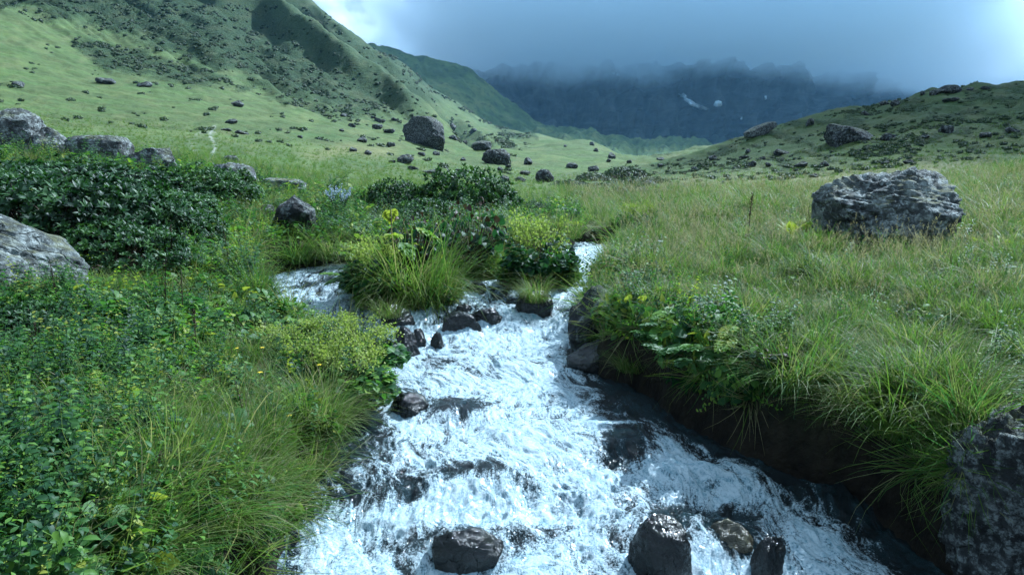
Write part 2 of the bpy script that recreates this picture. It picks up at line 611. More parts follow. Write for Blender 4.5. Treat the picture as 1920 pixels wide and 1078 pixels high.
def on_ground(px, py, y0=1.3, y1=2500.0):
    """the first point of the ground seen at a pixel"""
    Y = np.exp(np.linspace(math.log(y0), math.log(y1), 2600))
    v = (539.0 - py) / FPX
    X = (px - 960.0) / FPX / (CP + v * SP) * Y
    Z = CAM_Z + Y * slope(py)
    hit = np.nonzero(ground_z(X, Y) >= Z)[0]
    i = int(hit[0]) if len(hit) else len(Y) - 1
    return Vector((float(X[i]), float(Y[i]), float(ground_z(X[i], Y[i]))))


# ------------------------------------------------------------------ ground cover of the hills
PX, PY = to_px(GX, GY, GZ)
nz = fbm2(PX / 70.0, PY / 26.0, 4, 60)
line = np.interp(PX, [-400, 0, 100, 250, 420, 520, 600, 700, 760, 1000], [10, -5, 22, 66, 122, 168, 188, 212, 205, 150])
scrub = sstep(22, -14, PY - line + 26 * nz)
smooth_zone = sstep(415, 520, PX - 0.9 * PY) * 0.45         # greener gully slopes on the upper right of the hillside
scrub = scrub * (1 - smooth_zone)
tl = np.interp(PX, [130, 200, 330, 440], [78, 108, 135, 152]); th = np.interp(PX, [130, 200, 330, 440], [4, 22, 22, 2])
scrub = np.maximum(scrub, sstep(10, -8, np.abs(PY - tl) - th + 9 * nz) * sstep(128, 150, PX) * sstep(445, 425, PX))
scrub = scrub * sstep(60, 110, GY) * (PX < 1010)
streak = sstep(0.10, 0.5, fbm2(gw / 17.0, (PX + PY) / 160.0, 4, 71)) * sstep(420, 560, PX - 0.9 * PY) * (GY > 250) * (PX < 1010)  # dark diagonal streaks: shading of the folds put into the cover
fold = sstep(150, 300, GY) * (PX < 1010) * (PY < 260)
gully_shade = np.exp(-((gw + 287) / 13) ** 2) + 0.8 * np.exp(-((gw + 347) / 10) ** 2) + 0.7 * np.exp(-((gw + 172) / 12) ** 2) * sstep(300, 430, PX)
scrub = np.maximum(scrub, np.clip(gully_shade, 0, 1) * fold)  # shadow bands of the gullies painted in as darker cover
scrub = np.clip(np.maximum(scrub, 0.8 * streak), 0, 1)
scrub = scrub * (1 - fold * np.clip(np.exp(-((gw + 254) / 7) ** 2) + np.exp(-((gw + 320) / 7) ** 2), 0, 1))  # cover thinned along the spurs to paint their sunlit edges
upland = sstep(26, -30, PY - line) * sstep(70, 150, GY) * (PX < 1010)
upland = np.maximum(upland, 0.55 * sstep(55, 80, GY) * sstep(1180, 1500, PX))
scrub = np.maximum(scrub, 0.75 * sstep(0.05, 0.5, fbm2(PX / 60.0, PY / 16.0, 5, 66)) * sstep(36, 60, GY) * sstep(1180, 1300, PX))
dry = sstep(12, 26, GY) * sstep(60, 26, GY) * sstep(1150, 1260, PX) * sstep(1950, 1700, PX)
dry = np.maximum(dry, 0.5 * np.exp(-((PY - 283 - 14 * noise2(PX / 90, PY * 0, 3)) / 13) ** 2) * sstep(520, 600, PX) * sstep(780, 720, PX) * (GY > 20))
dry = np.maximum(dry, 0.15 * sstep(0.1, 0.6, fbm2(PX / 50, PY / 12, 3, 90)) * (GY > 30))
earth = np.where(GY < Y_TOP + 2, sstep(-0.34, -0.05, W), 0)
# ------------------------------------------------------------------ materials of the setting
def hill_colour(nt, pos):
    """grass colours with patches, all the hill meshes share it; returns colour and bump height"""
    big = nt.noise(pos, 0.045, 5, 0.6)
    mid = nt.noise(pos, 0.35, 6, 0.62)
    fine = nt.noise(pos, 4.5, 5, 0.65)
    grass = nt.ramp(big, [(0.30, (0.050, 0.088, 0.022)), (0.5, (0.078, 0.116, 0.030)), (0.68, (0.110, 0.138, 0.042))])
    grass = nt.mix(nt.smooth(mid, 0.36, 0.66), nt.mix(0.45, grass, (0.050, 0.095, 0.026)), grass)
    grass = nt.mix(nt.smooth(fine, 0.60, 0.78, 0, 0.4), grass, (0.15, 0.17, 0.06))
    terr = nt.noise(nt.mapping(pos, scale=(0.10, 0.10, 1.1)), 0.55, 6, 0.7, 0.8)
    grass = nt.mix(nt.smooth(terr, 0.42, 0.62, 0.55, 0.0), grass, nt.mix(nt.smooth(fine, .4, .6), (0.030, 0.056, 0.017), (0.075, 0.075, 0.030)))
    return grass, mid, fine


def make_ground_mat():
    m, nt, out = new_mat("meadow_ground")
    pos = nt.coords('Object')
    grass, mid, fine = hill_colour(nt, pos)
    sc = nt.attr('scrub'); dr = nt.attr('dry'); ea = nt.attr('earth'); pt = nt.attr('trail')
    sn = nt.noise(nt.mapping(pos, scale=(1, 1, 1.8)), 0.22, 6, 0.7)
    sfine = nt.noise(pos, 0.9, 5, 0.7)
    grass = nt.mix(nt.math('MULTIPLY', nt.attr('upland'), 0.92), grass, nt.mix(nt.smooth(mid, .35, .65), (0.022, 0.044, 0.016), (0.038, 0.066, 0.022)))
    scm = nt.math('MULTIPLY', sc, nt.smooth(sn, 0.34, 0.50))
    scol = nt.ramp(sfine, [(0.33, (0.014, 0.034, 0.014)), (0.52, (0.030, 0.062, 0.022)), (0.70, (0.070, 0.085, 0.030))])
    c = nt.mix(nt.math('MULTIPLY', scm, 0.92), grass, scol)
    c = nt.mix(nt.math('MULTIPLY', dr, 0.75), c, (0.22, 0.19, 0.085))
    c = nt.mix(pt, c, (0.24, 0.25, 0.20))
    soil = nt.ramp(fine, [(0.35, (0.006, 0.005, 0.004)), (0.65, (0.022, 0.018, 0.012))])
    near = nt.attr('near')
    c = nt.mix(nt.math('MULTIPLY', near, 0.65), c, nt.mix(nt.smooth(fine, .4, .6), (0.035, 0.050, 0.014), (0.075, 0.065, 0.026)))
    c = nt.mix(ea, c, soil)
    hgt = nt.math('ADD', nt.math('MULTIPLY', mid, 0.5), nt.math('MULTIPLY', scm, nt.math('MULTIPLY', sfine, 2.2)))
    b = nt.bump(hgt, 0.8, 1.2)
    b = nt.bump(fine, 0.7, 0.12, b)
    s = nt.principled(Base_Color=c, Roughness=0.9, Normal=b, Specular_IOR_Level=0.15)
    nt.l.new(s, out.inputs[0])
    return m


near_a = sstep(38, 16, GY)
trail = np.exp(-((PX - (399 + 5 * np.sin(PY / 7.0))) / 3.2) ** 2) * sstep(232, 240, PY) * sstep(322, 312, PY) * (GY > 17)
trail = np.maximum(trail, 0.40 * np.exp(-((PX - (364 + 4 * np.sin(PY / 9.0))) / 7.0) ** 2) * sstep(255, 272, PY) * sstep(322, 312, PY) * (GY > 17))
trail = np.maximum(trail, 0.45 * np.exp(-((PY - 246 - 0.25 * np.abs(PX - 395)) / 3) ** 2) * sstep(362, 372, PX) * sstep(410, 402, PX) * (GY > 17))
# rows behind the viewer so that the sheet runs on under and behind the camera
EXT = np.array([-400., -120., -40., -14., -6., -2.5, -1.0, 0.0, 0.5])
xs = U_ALL * 1.0
X2 = np.concatenate([np.stack([xs * max(1.0, abs(e) ** 0.9 + 1) for e in EXT]), GX])
Y2 = np.concatenate([np.repeat(EXT[:, None], len(U_ALL), 1), GY])
Z2 = np.concatenate([np.stack([np.minimum(GZ[0], 0.9)] * len(EXT)), GZ])
padr = lambda A, v=None: np.concatenate([np.repeat(A[:1], len(EXT), 0), A])
MAT_GROUND = make_ground_mat()
ground_me = grid_mesh("ground", X2, Y2, Z2, MAT_GROUND, dict(scrub=padr(scrub), dry=padr(dry), earth=padr(earth), trail=padr(trail), near=padr(near_a), upland=padr(upland)))
tag(link("ground", ground_me), "grassy valley floor and left and right slopes around the stream", "ground", kind="structure")


def sheet(name, px0, px1, prof_px, prof_list, nu, nv, mat, rough, seed, label, attrs=None, gul=0.0, gul_scale=60.0):
    """a hill or mountain seen between two pixel columns: per column a list of (depth, row) from foot to crest and down behind"""
    cpx = np.linspace(px0, px1, nu)
    nk = len(prof_list[0])
    Yk = np.stack([np.interp(cpx, prof_px, [p[i][0] for p in prof_list]) for i in range(nk)])
    Rk = np.stack([np.interp(cpx, prof_px, [p[i][1] for p in prof_list]) for i in range(nk)])
    s = np.linspace(0, nk - 1, nv)
    Yg = np.stack([np.interp(s, np.arange(nk), Yk[:, j]) for j in range(nu)], 1)
    Rg = np.stack([np.interp(s, np.arange(nk), Rk[:, j]) for j in range(nu)], 1)
    Rg = blur_rows(blur_rows(Rg.T, 4).T, 5)
    Yg = blur_rows(Yg, 5)
    Z = CAM_Z + Yg * slope(Rg)
    X = (cpx[None] - 960) / FPX * 1.01 * Yg
    return X, Yg, Z, Rg, np.broadcast_to(cpx[None], X.shape), s


def make_ridge_mat():
    m, nt, out = new_mat("far_grass_slope")
    pos = nt.coords('Object')
    n1 = nt.noise(pos, 0.012, 7, 0.65); n2 = nt.noise(nt.mapping(pos, scale=(1, 1, 1)), 0.05, 6, 0.7)
    c = nt.ramp(n1, [(0.35, (0.040, 0.070, 0.026)), (0.5, (0.070, 0.112, 0.034)), (0.65, (0.12, 0.15, 0.05))])
    c = nt.mix(nt.smooth(n2, 0.5, 0.62, 0, 0.75), c, (0.025, 0.045, 0.022))
    c = nt.mix(nt.smooth(n2, 0.70, 0.76, 0, 0.8), c, (0.30, 0.29, 0.25))
    s = nt.principled(Base_Color=c, Roughness=0.95, Normal=nt.bump(n2, 0.8, 6.0), Specular_IOR_Level=0.1)
    nt.l.new(s, out.inputs[0])
    return m


MAT_RIDGE = make_ridge_mat()
# second ridge behind the left hillside
rp = [560, 700, 740, 775, 830, 885, 950, 1020, 1070, 1130]
ridge_top = [60, 76, 84, 97, 104, 127, 180, 233, 248, 262]
pl = [[(1350 + 0.3 * (p - 560), 300), (1500, 285 - 0.02 * (p - 560)), (1750, t + 70 * (1 if t < 200 else .4)), (1950, t), (2250, t + 60), (2600, 300)] for p, t in zip(rp, ridge_top)]
X, Yg, Z, Rg, P, s = sheet("ridge", 520, 1135, rp, pl, 260, 150, MAT_RIDGE, 0, 0, "")
gg = Rg - 0.75 * P + 30 * fbm2(P / 90, Rg / 60, 3, 5)
mask = sstep(0.3, 1.2, s)[:, None] * sstep(3.6, 2.7, s)[:, None]
Z = Z + 9 * mask * fbm2(gg / 26.0, (P + Rg) / 140, 4, 7) + 2.0 * fbm2(P / 14.0, Rg / 10.0, 3, 8) * mask
tag(link("hills", grid_mesh("hills", X, Yg, Z, MAT_RIDGE)), "second grassy ridge behind the left hillside", "hills", kind="structure")

# low moraine across the head of the valley
mp = [960, 1040, 1110, 1160, 1200, 1260, 1310, 1340, 1400, 1500]
mt = [236, 238, 246, 258, 262, 256, 266, 278, 288, 296]
pl = [[(1150, 305), (1300, 298), (1600, t + 18), (1850, t), (2150, t + 8), (2500, 300)] for p, t in zip(mp, mt)]
X, Yg, Z, Rg, P, s = sheet("moraine", 950, 1500, mp, pl, 260, 110, MAT_RIDGE, 0, 0, "")
Z = Z + 11 * fbm2(P / 26.0, s[:, None] * 1.7, 5, 31)
tag(link("terrain", grid_mesh("terrain", X, Yg, Z, MAT_RIDGE)), "low hummocky moraine across the valley head", "terrain", kind="structure")


# the big mountain whose top is lost in cloud
def make_rock_wall_mat():
    m, nt, out = new_mat("mountain_rock")
    pos = nt.coords('Object')
    n1 = nt.noise(nt.mapping(pos, scale=(1, 1, 0.45)), 0.010, 8, 0.66)
    strat = nt.noise(nt.mapping(pos, scale=(0.25, 0.25, 2.2)), 0.018, 6, 0.7, 0.6)
    c = nt.ramp(n1, [(0.32, (0.020, 0.024, 0.026)), (0.5, (0.045, 0.050, 0.050)), (0.68, (0.085, 0.090, 0.085))])
    c = nt.mix(nt.smooth(strat, 0.5, 0.68, 0, 0.55), c, (0.105, 0.11, 0.105))
    g_ = nt.attr('green')
    c = nt.mix(nt.math('MULTIPLY', g_, nt.smooth(n1, 0.62, 0.42)), c, (0.035, 0.060, 0.026))
    hh = nt.math('ADD', n1, nt.math('MULTIPLY', strat, 0.6))
    s = nt.principled(Base_Color=c, Roughness=0.95, Normal=nt.bump(hh, 1.0, 25.0), Specular_IOR_Level=0.1)
    nt.l.new(s, out.inputs[0])
    return m


MAT_WALL = make_rock_wall_mat()
mpx = [600, 800, 880, 940, 1000, 1060, 1150, 1300, 1450, 1600, 1750, 1950, 2300]
crest_y = [3150, 3120, 3080, 3100, 3050, 3080, 3060, 3060, 3140, 3500, 4100, 4600, 4800]
crest_z = [372, 366, 352, 362, 372, 382, 386, 386, 388, 386, 384, 380, 380]
pl = []
for p, cy_, cz in zip(mpx, crest_y, crest_z):
    f = cy_ / 3060.0
    t = float(row_of((cz - CAM_Z) / cy_))
    pl.append([(2250 * f, 318), (2480 * f, 300), (2680 * f, 262), (2820 * f, 205), (2940 * f, 150 if t < 125 else t + 25), (cy_, t), (cy_ + 350, t + 12), (cy_ + 1100, 240)])
X, Yg, Z, Rg, P, s = sheet("mountain", 560, 2400, mpx, pl, 520, 260, MAT_WALL, 0, 0, "")
mk = sstep(0.6, 2.0, s)[:, None]
rib = fbm2(P / 75.0 + 0.5 * noise2(P / 200, Rg / 90, 3), Rg / 210.0, 5, 55)
rib2 = np.abs(fbm2(P / 38.0, Rg / 120.0, 4, 58))
ledge = fbm2(P / 160.0, Rg / 15.0 + P / 300, 4, 59)
Yg = Yg + mk * (-150 * rib + 120 * rib2 + 22 * ledge)
Z = Z + mk * (26 * fbm2(P / 50.0, Rg / 30.0, 4, 61) + 9 * ledge)
Z = np.where(Z > 330, 330 + 58 * np.tanh((Z - 330) / 58.0), Z)
Z = Z - sstep(270, 385, Z) * 30 * np.clip(0.45 + 1.1 * fbm2(P / 85.0, P * 0 + 3.0, 4, 63) + 0.25 * fbm2(P / 11.0, Rg / 18.0, 3, 64), 0, 1.2)
MX, MY, MZ = X, Yg, Z
green = sstep(2.6, 1.2, s)[:, None] * np.ones_like(X)
tag(link("mountain", grid_mesh("mountain", X, Yg, Z, MAT_WALL, dict(green=green))), "dark blue mountain wall with its top lost in cloud", "mountain", kind="structure")

# snow patches lie on the mountain wall
m_, nt, out = new_mat("snow")
nt.l.new(nt.principled(Base_Color=nt.mix(nt.smooth(nt.noise(nt.coords('Object'), 0.05, 5), .4, .62), (0.62, 0.68, 0.72), (0.84, 0.87, 0.88)), Roughness=0.8), out.inputs[0])
MAT_SNOW = m_
k5 = s < 4.8
MX, MY, MZ = MX[k5], MY[k5], MZ[k5]
mpx_, mpy_ = to_px(MX, MY, MZ)


def wall_point(px, py):
    """where the sight line through a pixel meets the mountain wall"""
    d = (mpx_ - px) ** 2 + (mpy_ - py) ** 2
    j = np.argsort(d.ravel())[:4]
    w = 1.0 / (d.ravel()[j] + 0.5); w /= w.sum()
    return float((MY.ravel()[j] * w).sum())


def snow_patch(poly, label):
    poly = np.array(poly, float)
    c = poly.mean(0)
    m = MB(); rings = 4; n = 40
    per = []
    seg = np.concatenate([poly, poly[:1]])
    t = np.linspace(0, len(poly), n, endpoint=False)
    bx = np.interp(t, np.arange(len(seg)), seg[:, 0]); by = np.interp(t, np.arange(len(seg)), seg[:, 1])
    jit = 1 + 0.10 * noise2(t * 1.7, t * 0 + c[0], 3)
    V = []
    for k in range(rings):
        f = 1 - k / rings
        for x, y, jj in zip(bx, by, jit):
            qx, qy = c[0] + (x - c[0]) * f * jj, c[1] + (y - c[1]) * f * jj
            off = 32 + 8 * (1 - f) if k else -15
            V.append(at(qx, qy, wall_point(qx, qy) - off)[:])
    V.append(at(c[0], c[1], wall_point(*c) - 42)[:])
    idx = np.arange(rings * n).reshape(rings, n); nx = np.roll(idx, -1, 1)
    Q = np.stack([idx[:-1], nx[:-1], nx[1:], idx[1:]], -1).reshape(-1, 4)
    T = [[idx[-1, i], nx[-1, i], rings * n] for i in range(n)]
    m.add(V, Q, T)
    o = link("snow_patch", m.mesh("snow_patch", MAT_SNOW))
    tag(o, label, "snow patch", "snow patches on the mountain")


snow_patch([(1271, 176), (1280, 173), (1290, 182), (1304, 194), (1318, 199), (1331, 205), (1328, 208), (1312, 206), (1296, 200), (1282, 189)], "long slanting white snow patch on the blue mountain wall")
snow_patch([(1337, 196), (1341, 190), (1347, 188), (1354, 191), (1356, 199), (1346, 201), (1338, 200)], "small rounded snow patch just right of the long slanting one")
snow_patch([(1146, 137), (1154, 136), (1163, 140), (1164, 143), (1156, 142)], "thin snow streak high on the mountain just under the cloud")
snow_patch([(1433, 180), (1437, 180), (1438, 187), (1434, 188)], "tiny upright snow fleck right of the two big snow patches")
snow_patch([(1387, 219), (1392, 219), (1392, 225), (1388, 225)], "tiny snow fleck low on the mountain above the right hill")

# ------------------------------------------------------------------ clouds
def cloud_volume(name, lo_, hi_, build, label, step=1.0):
    m, nt, out = new_mat(name + "_vapour")
    dens = build(nt)
    v = nt.node('ShaderNodeVolumePrincipled')
    v.inputs['Color'].default_value = (0.90, 0.96, 1.0, 1)
    v.inputs['Anisotropy'].default_value = 0.35
    nt.put(v.inputs['Density'], dens)
    nt.l.new(v.outputs[0], out.inputs['Volume'])
    m.cycles.volume_step_rate = step
    bm = bmesh.new()
    bmesh.ops.create_cube(bm, size=1.0)
    for q in bm.verts:
        q.co = Vector([(lo_[i] + hi_[i]) / 2 + q.co[i] * (hi_[i] - lo_[i]) for i in range(3)])
    me = bpy.data.meshes.new(name); bm.to_mesh(me); bm.free()
    me.materials.append(m)
    o = link(name, me)
    tag(o, label, "clouds", kind="stuff")
    return o


def main_cloud(nt):
    pos = nt.coords('Object')
    sp = nt.node('ShaderNodeSeparateXYZ'); nt.put(sp.inputs[0], pos)
    n = nt.noise(nt.mapping(pos, scale=(1, 1, 1.6)), 0.0017, 5, 0.55, 0.3)
    n2 = nt.noise(pos, 0.006, 4, 0.6)
    nn = nt.math('ADD', nt.math('MULTIPLY', nt.math('SUBTRACT', n, 0.5), 260.0), nt.math('MULTIPLY', nt.math('SUBTRACT', n2, 0.5), 120.0))
    up = nt.smooth(nt.math('ADD', sp.outputs[2], nn), 252, 392)
    # thins out towards both sides and the top
    ne = nt.noise(nt.mapping(pos, scale=(1, 0.6, 1.3)), 0.0024, 8, 0.6, 0.5)
    lx = nt.math('ADD', nt.math('DIVIDE', sp.outputs[0], sp.outputs[1]), nt.math('MULTIPLY', nt.math('SUBTRACT', ne, 0.5), 0.75))
    side = nt.math('MULTIPLY', nt.smooth(lx, -0.17, -0.03), nt.smooth(lx, 0.72, 0.52))
    topf = nt.smooth(nt.math('ADD', sp.outputs[2], nn), 1500, 900)
    d = nt.math('MULTIPLY', nt.math('MULTIPLY', up, side), topf)
    return nt.math('MULTIPLY', d, 0.0060)


cloud_volume("clouds", (-2200, 2300, 180), (5200, 7600, 1600), main_cloud, "grey blue cloud bank covering the mountain top", 0.25)

def shade_cloud(nt):  # out-of-view cloud added up the sun line to darken the right hill
    pos = nt.coords('Object')
    p = nt.vmath('SUBTRACT', pos, SCRAP)
    r = nt.vmath('LENGTH', nt.vmath('MULTIPLY', p, (1.0, 0.8, 1.6)))
    n = nt.noise(pos, 0.022, 4, 0.6)
    r = nt.math('ADD', r, nt.math('MULTIPLY', nt.math('SUBTRACT', n, 0.5), 46.0))
    return nt.math('MULTIPLY', nt.smooth(r, 74, 22), 0.12)


SCRAP = Vector((88, 90, 8)) + sun_dir * 640
cloud_volume("clouds", tuple(SCRAP - Vector((115, 135, 72))), tuple(SCRAP + Vector((115, 135, 72))), shade_cloud, "unseen scrap of cloud added to shade the right hill", 0.4)

# the air of the valley: far things fade to blue
m_, nt, out = new_mat("valley_air")
v = nt.node('ShaderNodeVolumePrincipled')
v.inputs['Color'].default_value = (0.34, 0.64, 1.0, 1)
v.inputs['Density'].default_value = 0.00004
v.inputs['Anisotropy'].default_value = 0.2
nt.l.new(v.outputs[0], out.inputs['Volume'])
bm = bmesh.new(); bmesh.ops.create_cube(bm, size=1.0)
for q in bm.verts: q.co = Vector((q.co.x * 20000, 2790 + q.co.y * 6600, 49 + q.co.z * 700))
me = bpy.data.meshes.new("haze"); bm.to_mesh(me); bm.free(); me.materials.append(m_)
tag(link("haze", me), "thin blue air filling the valley", "haze", kind="stuff")
# ------------------------------------------------------------------ rocks
def rock_mat(name, cols, lichen=0.5, moss=0.3, rough=0.85, wet=False, bump=1.0, fscale=1.0, moss_col=(0.10, 0.12, 0.02), line=0.10):
    m, nt, out = new_mat(name)
    pos = nt.coords('Object')
    ps = nt.mapping(pos, scale=(1, 1, 1.7), rot=(0.35, 0.2, 0))
    n1 = nt.noise(ps, 1.6 * fscale, 9, 0.66, 0.4)
    n2 = nt.noise(pos, 7.0 * fscale, 8, 0.7, 0.2)
    n3 = nt.noise(pos, 26.0 * fscale, 6, 0.7)
    vor = nt.voronoi(nt.vmath('ADD', ps, nt.vmath('SCALE', nt.node('ShaderNodeTexNoise').outputs['Color'], 0.3)), 3.2 * fscale, 'DISTANCE_TO_EDGE')
    c = nt.ramp(nt.math('ADD', nt.math('MULTIPLY', n1, 0.6), nt.math('MULTIPLY', n2, 0.4)), [(0.36, cols[0]), (0.5, cols[1]), (0.62, cols[2])])
    if lichen:
        lm = nt.math('MULTIPLY', nt.smooth(n2, 0.48, 0.58), nt.smooth(n3, 0.36, 0.6))
        c = nt.mix(nt.math('MULTIPLY', lm, lichen), c, (0.42, 0.46, 0.44))
        c = nt.mix(nt.math('MULTIPLY', nt.smooth(n3, 0.60, 0.72), 0.6), c, (0.025, 0.026, 0.026))
    geo = nt.node('ShaderNodeNewGeometry')
    spn = nt.node('ShaderNodeSeparateXYZ'); nt.put(spn.inputs[0], geo.outputs['Normal'])
    if moss:
        mm = nt.math('MULTIPLY', nt.smooth(spn.outputs[2], 0.45, 0.95), nt.smooth(n1, 0.44, 0.58))
        c = nt.mix(nt.math('MULTIPLY', mm, moss), c, nt.mix(nt.smooth(n3, 0.4, 0.6), tuple(0.4 * x for x in moss_col), moss_col))
    crack = nt.smooth(vor, 0.0, 0.05)
    c = nt.mix(nt.math('MULTIPLY', nt.math('SUBTRACT', 1.0, crack), line), c, (0.012, 0.012, 0.012))
    hgt = nt.math('ADD', nt.math('ADD', nt.math('MULTIPLY', n1, 1.3), nt.math('MULTIPLY', n2, 0.6)), nt.math('ADD', nt.math('MULTIPLY', n3, 0.22), nt.math('MULTIPLY', crack, 0.25)))
    b = nt.bump(hgt, min(1.0, bump), 0.10 * bump / fscale)
    kw = dict(Base_Color=c, Roughness=rough, Normal=b, Specular_IOR_Level=0.3)
    if wet:
        kw.update(Roughness=nt.smooth(n2, 0.4, 0.62, 0.07, 0.30), Specular_IOR_Level=0.45)
    nt.l.new(nt.principled(**kw), out.inputs[0])
    return m


MAT_LICHEN = rock_mat("lichen_rock", [(0.022, 0.025, 0.025), (0.10, 0.112, 0.108), (0.36, 0.40, 0.385)], 1.0, 0.75, bump=1.6, moss_col=(0.13, 0.13, 0.02))
MAT_GREY = rock_mat("grey_rock", [(0.016, 0.018, 0.018), (0.062, 0.067, 0.067), (0.19, 0.205, 0.20)], 0.8, 0.6, bump=1.2)
MAT_DARK = rock_mat("dark_rock", [(0.008, 0.009, 0.010), (0.021, 0.024, 0.025), (0.050, 0.054, 0.053)], 0.45, 0.5, bump=1.0, fscale=0.7)
MAT_PITTED_SHADED = rock_mat("pitted_rock_shaded", [(0.010, 0.011, 0.012), (0.035, 0.038, 0.038), (0.10, 0.108, 0.105)], 0.55, 0.5, bump=1.6, fscale=1.8)  # grey rock with the corner boulder's shade put into its colour
MAT_WET = rock_mat("wet_rock", [(0.002, 0.0025, 0.003), (0.005, 0.006, 0.006), (0.018, 0.020, 0.019)], 0.0, 0.45, wet=True, bump=0.6, fscale=1.3, moss_col=(0.035, 0.042, 0.010), line=0.0)
MAT_OCHRE = rock_mat("ochre_wet_rock", [(0.018, 0.017, 0.010), (0.050, 0.044, 0.024), (0.12, 0.105, 0.060)], 0.0, 0.2, wet=True, bump=0.6, fscale=2.2, line=0.0)


def rock_shape(size, seed, cuts=9, depth=(0.62, 0.95), rough=0.10, fine=0.035, sub=5, sq=1.0, ridge=0.0, layers=0.0, keep_bottom=True):
    """a boulder: a ball cut by random planes, then roughened; size = full width, depth and height"""
    rng = np.random.default_rng(seed)
    V, T = ICO[sub]
    p = V.copy()
    if sq != 1.0:
        p = np.sign(p) * np.abs(p) ** sq
        p /= np.abs(p).max(0)
    for _ in range(cuts):
        n = rng.normal(size=3); n /= np.linalg.norm(n)
        d = rng.uniform(*depth)
        over = np.maximum(0, p @ n - d)
        p = p - over[:, None] * n * 0.96
    nrm = unit(p)
    o = rng.uniform(0, 50, 3)
    p = p + nrm * (rough * fbm3(p * 1.7 + o, 4, seed)[:, None])
    if ridge: p = p + nrm * (ridge * (0.5 - np.abs(fbm3(p * 2.6 + o, 3, seed + 9)))[:, None])
    if layers:
        q = p[:, 2] * 7 + p[:, 0] * 2 + 1.5 * noise3(p * 1.5 + o, seed + 4)
        p = p + nrm * (layers * (np.abs((q % 1.0) - 0.5) * 2 - 0.5) * (0.6 + noise3(p * 2 + o, seed + 5)))[:, None]
    if sub >= 4: p = p + nrm * (fine * fbm3(p * 8 + o, 4, seed + 3)[:, None])
    p = p / np.abs(p).max(0)
    return p * np.array(size) / 2.0, T


def rock_mesh(name, mat, size, seed, **kw):
    p, T = rock_shape(size, seed, **kw)
    m = MB().add(p, None, T)
    return m.mesh(name, mat, True)


def hero_rock(name, mat, px, py_base, w_px, h_px, seed, label, cat="boulder", group=None, Y=None, deep=0.9, sink=0.18, rz=0.0, tilt=(0, 0), water=False, dx=0.0, **kw):
    """a rock whose foot centre is seen at (px, py_base) and that looks w_px wide and h_px high"""
    if water:
        b = on_water(px, py_base)
    elif Y:
        b = at(px, py_base, Y); b.z = float(ground_z(b.x, b.y))
    else:
        b = on_ground(px, py_base)
    sc = b.y / FPX
    w, h = w_px * sc, h_px * sc
    hh = h / (1 - sink)
    me = rock_mesh(name, mat, (w, w * deep, hh), seed, **kw)
    o = link(name, me, None, (b.x, b.y + (0.18 if name == 'bank_rock' else 0.36) * w * deep, b.z - sink * hh + hh / 2), (tilt[0], tilt[1], rz))
    tag(o, label, cat, group)
    return o


# --- the big boulders
hero_rock("boulder", MAT_LICHEN, 1698, 488, 276, 164, 11, "big pale lichen covered boulder with yellow moss in the right meadow", Y=11.9, deep=0.85, sink=0.10, cuts=7, depth=(0.70, 0.95), sq=0.62, rough=0.09, fine=0.06, layers=0.06, sub=6, rz=0.15)
hero_rock("boulder", MAT_LICHEN, -52, 640, 350, 138, 23, "large smooth grey boulder cut by the left edge of the picture", Y=7.3, deep=0.9, sink=0.2, cuts=8, depth=(0.6, 0.92), rough=0.10, fine=0.03, layers=0.03, sub=6, rz=0.5, tilt=(0, 0.36))
hero_rock("boulder", MAT_DARK, 541, 424, 92, 78, 31, "dark pointed boulder with one pale facet on the left bank", Y=13.6, deep=1.0, cuts=9, depth=(0.5, 0.8), rough=0.06, fine=0.04, sub=5, rz=0.7)
hero_rock("boulder", MAT_DARK, 496, 388, 34, 22, 32, "small low rock leaning against the dark pointed boulder", Y=14.6, sub=4)
hero_rock("boulder", MAT_GREY, 10, 296, 120, 92, 41, "tall grey boulder at the left edge above the rhododendrons", Y=17.5, cuts=8, rough=0.08, layers=0.03)
hero_rock("boulder", MAT_GREY, 66, 292, 92, 62, 42, "dark streaked boulder between the tall edge boulder and the flat topped one", Y=17.6, cuts=9, layers=0.04)
hero_rock("boulder", MAT_GREY, 172, 298, 112, 58, 43, "flat topped square boulder with dark mossy top above the rhododendrons", Y=17.4, cuts=4, sq=0.5, depth=(0.8, 1.0), rough=0.07, deep=0.8, layers=0.03, rz=0.1)
hero_rock("boulder", MAT_GREY, 282, 332, 104, 60, 44, "jagged grey boulder sloping down to the right of the flat topped one", Y=17.0, cuts=10, depth=(0.45, 0.8), rough=0.12, layers=0.05, tilt=(0, 0.25))
hero_rock("boulder", MAT_GREY, 430, 344, 84, 46, 45, "rough grey boulder below the faint trail in the left meadow", Y=17.5, cuts=9, depth=(0.5, 0.85), rough=0.12, layers=0.04, tilt=(0, 0.15))
hero_rock("boulder", MAT_LICHEN, 505, 316, 118, 26, 46, "long flat pale slab lying in the grass beside the rough grey boulder", Y=19.5, cuts=5, sq=0.7, rough=0.10, deep=0.7, layers=0.03)
hero_rock("boulder", MAT_DARK, 430, 292, 36, 18, 47, "small dark rock behind the flat slab beside the faint trail", Y=28, sub=4)
hero_rock("boulder", MAT_DARK, 228, 274, 24, 12, 48, "little dark rock peeping over the right end of the flat topped boulder", Y=24, sub=4)
hero_rock("boulder", MAT_DARK, 795, 274, 96, 56, 51, "huge dark cliff like boulder on the sunny left meadow", cuts=6, depth=(0.38, 0.8), rough=0.07, fine=0.05, deep=0.9, tilt=(0, 0.30), sink=0.3)
hero_rock("boulder", MAT_DARK, 1600, 268, 112, 40, 52, "largest dark boulder on the shaded right hill", cuts=8, depth=(.5, .85), rough=0.09, deep=0.8, rz=0.2, sink=0.3)
hero_rock("boulder", MAT_GREY, 1752, 342, 66, 40, 53, "brown topped boulder just behind the big lichen covered one", Y=24, cuts=8, rough=0.07)
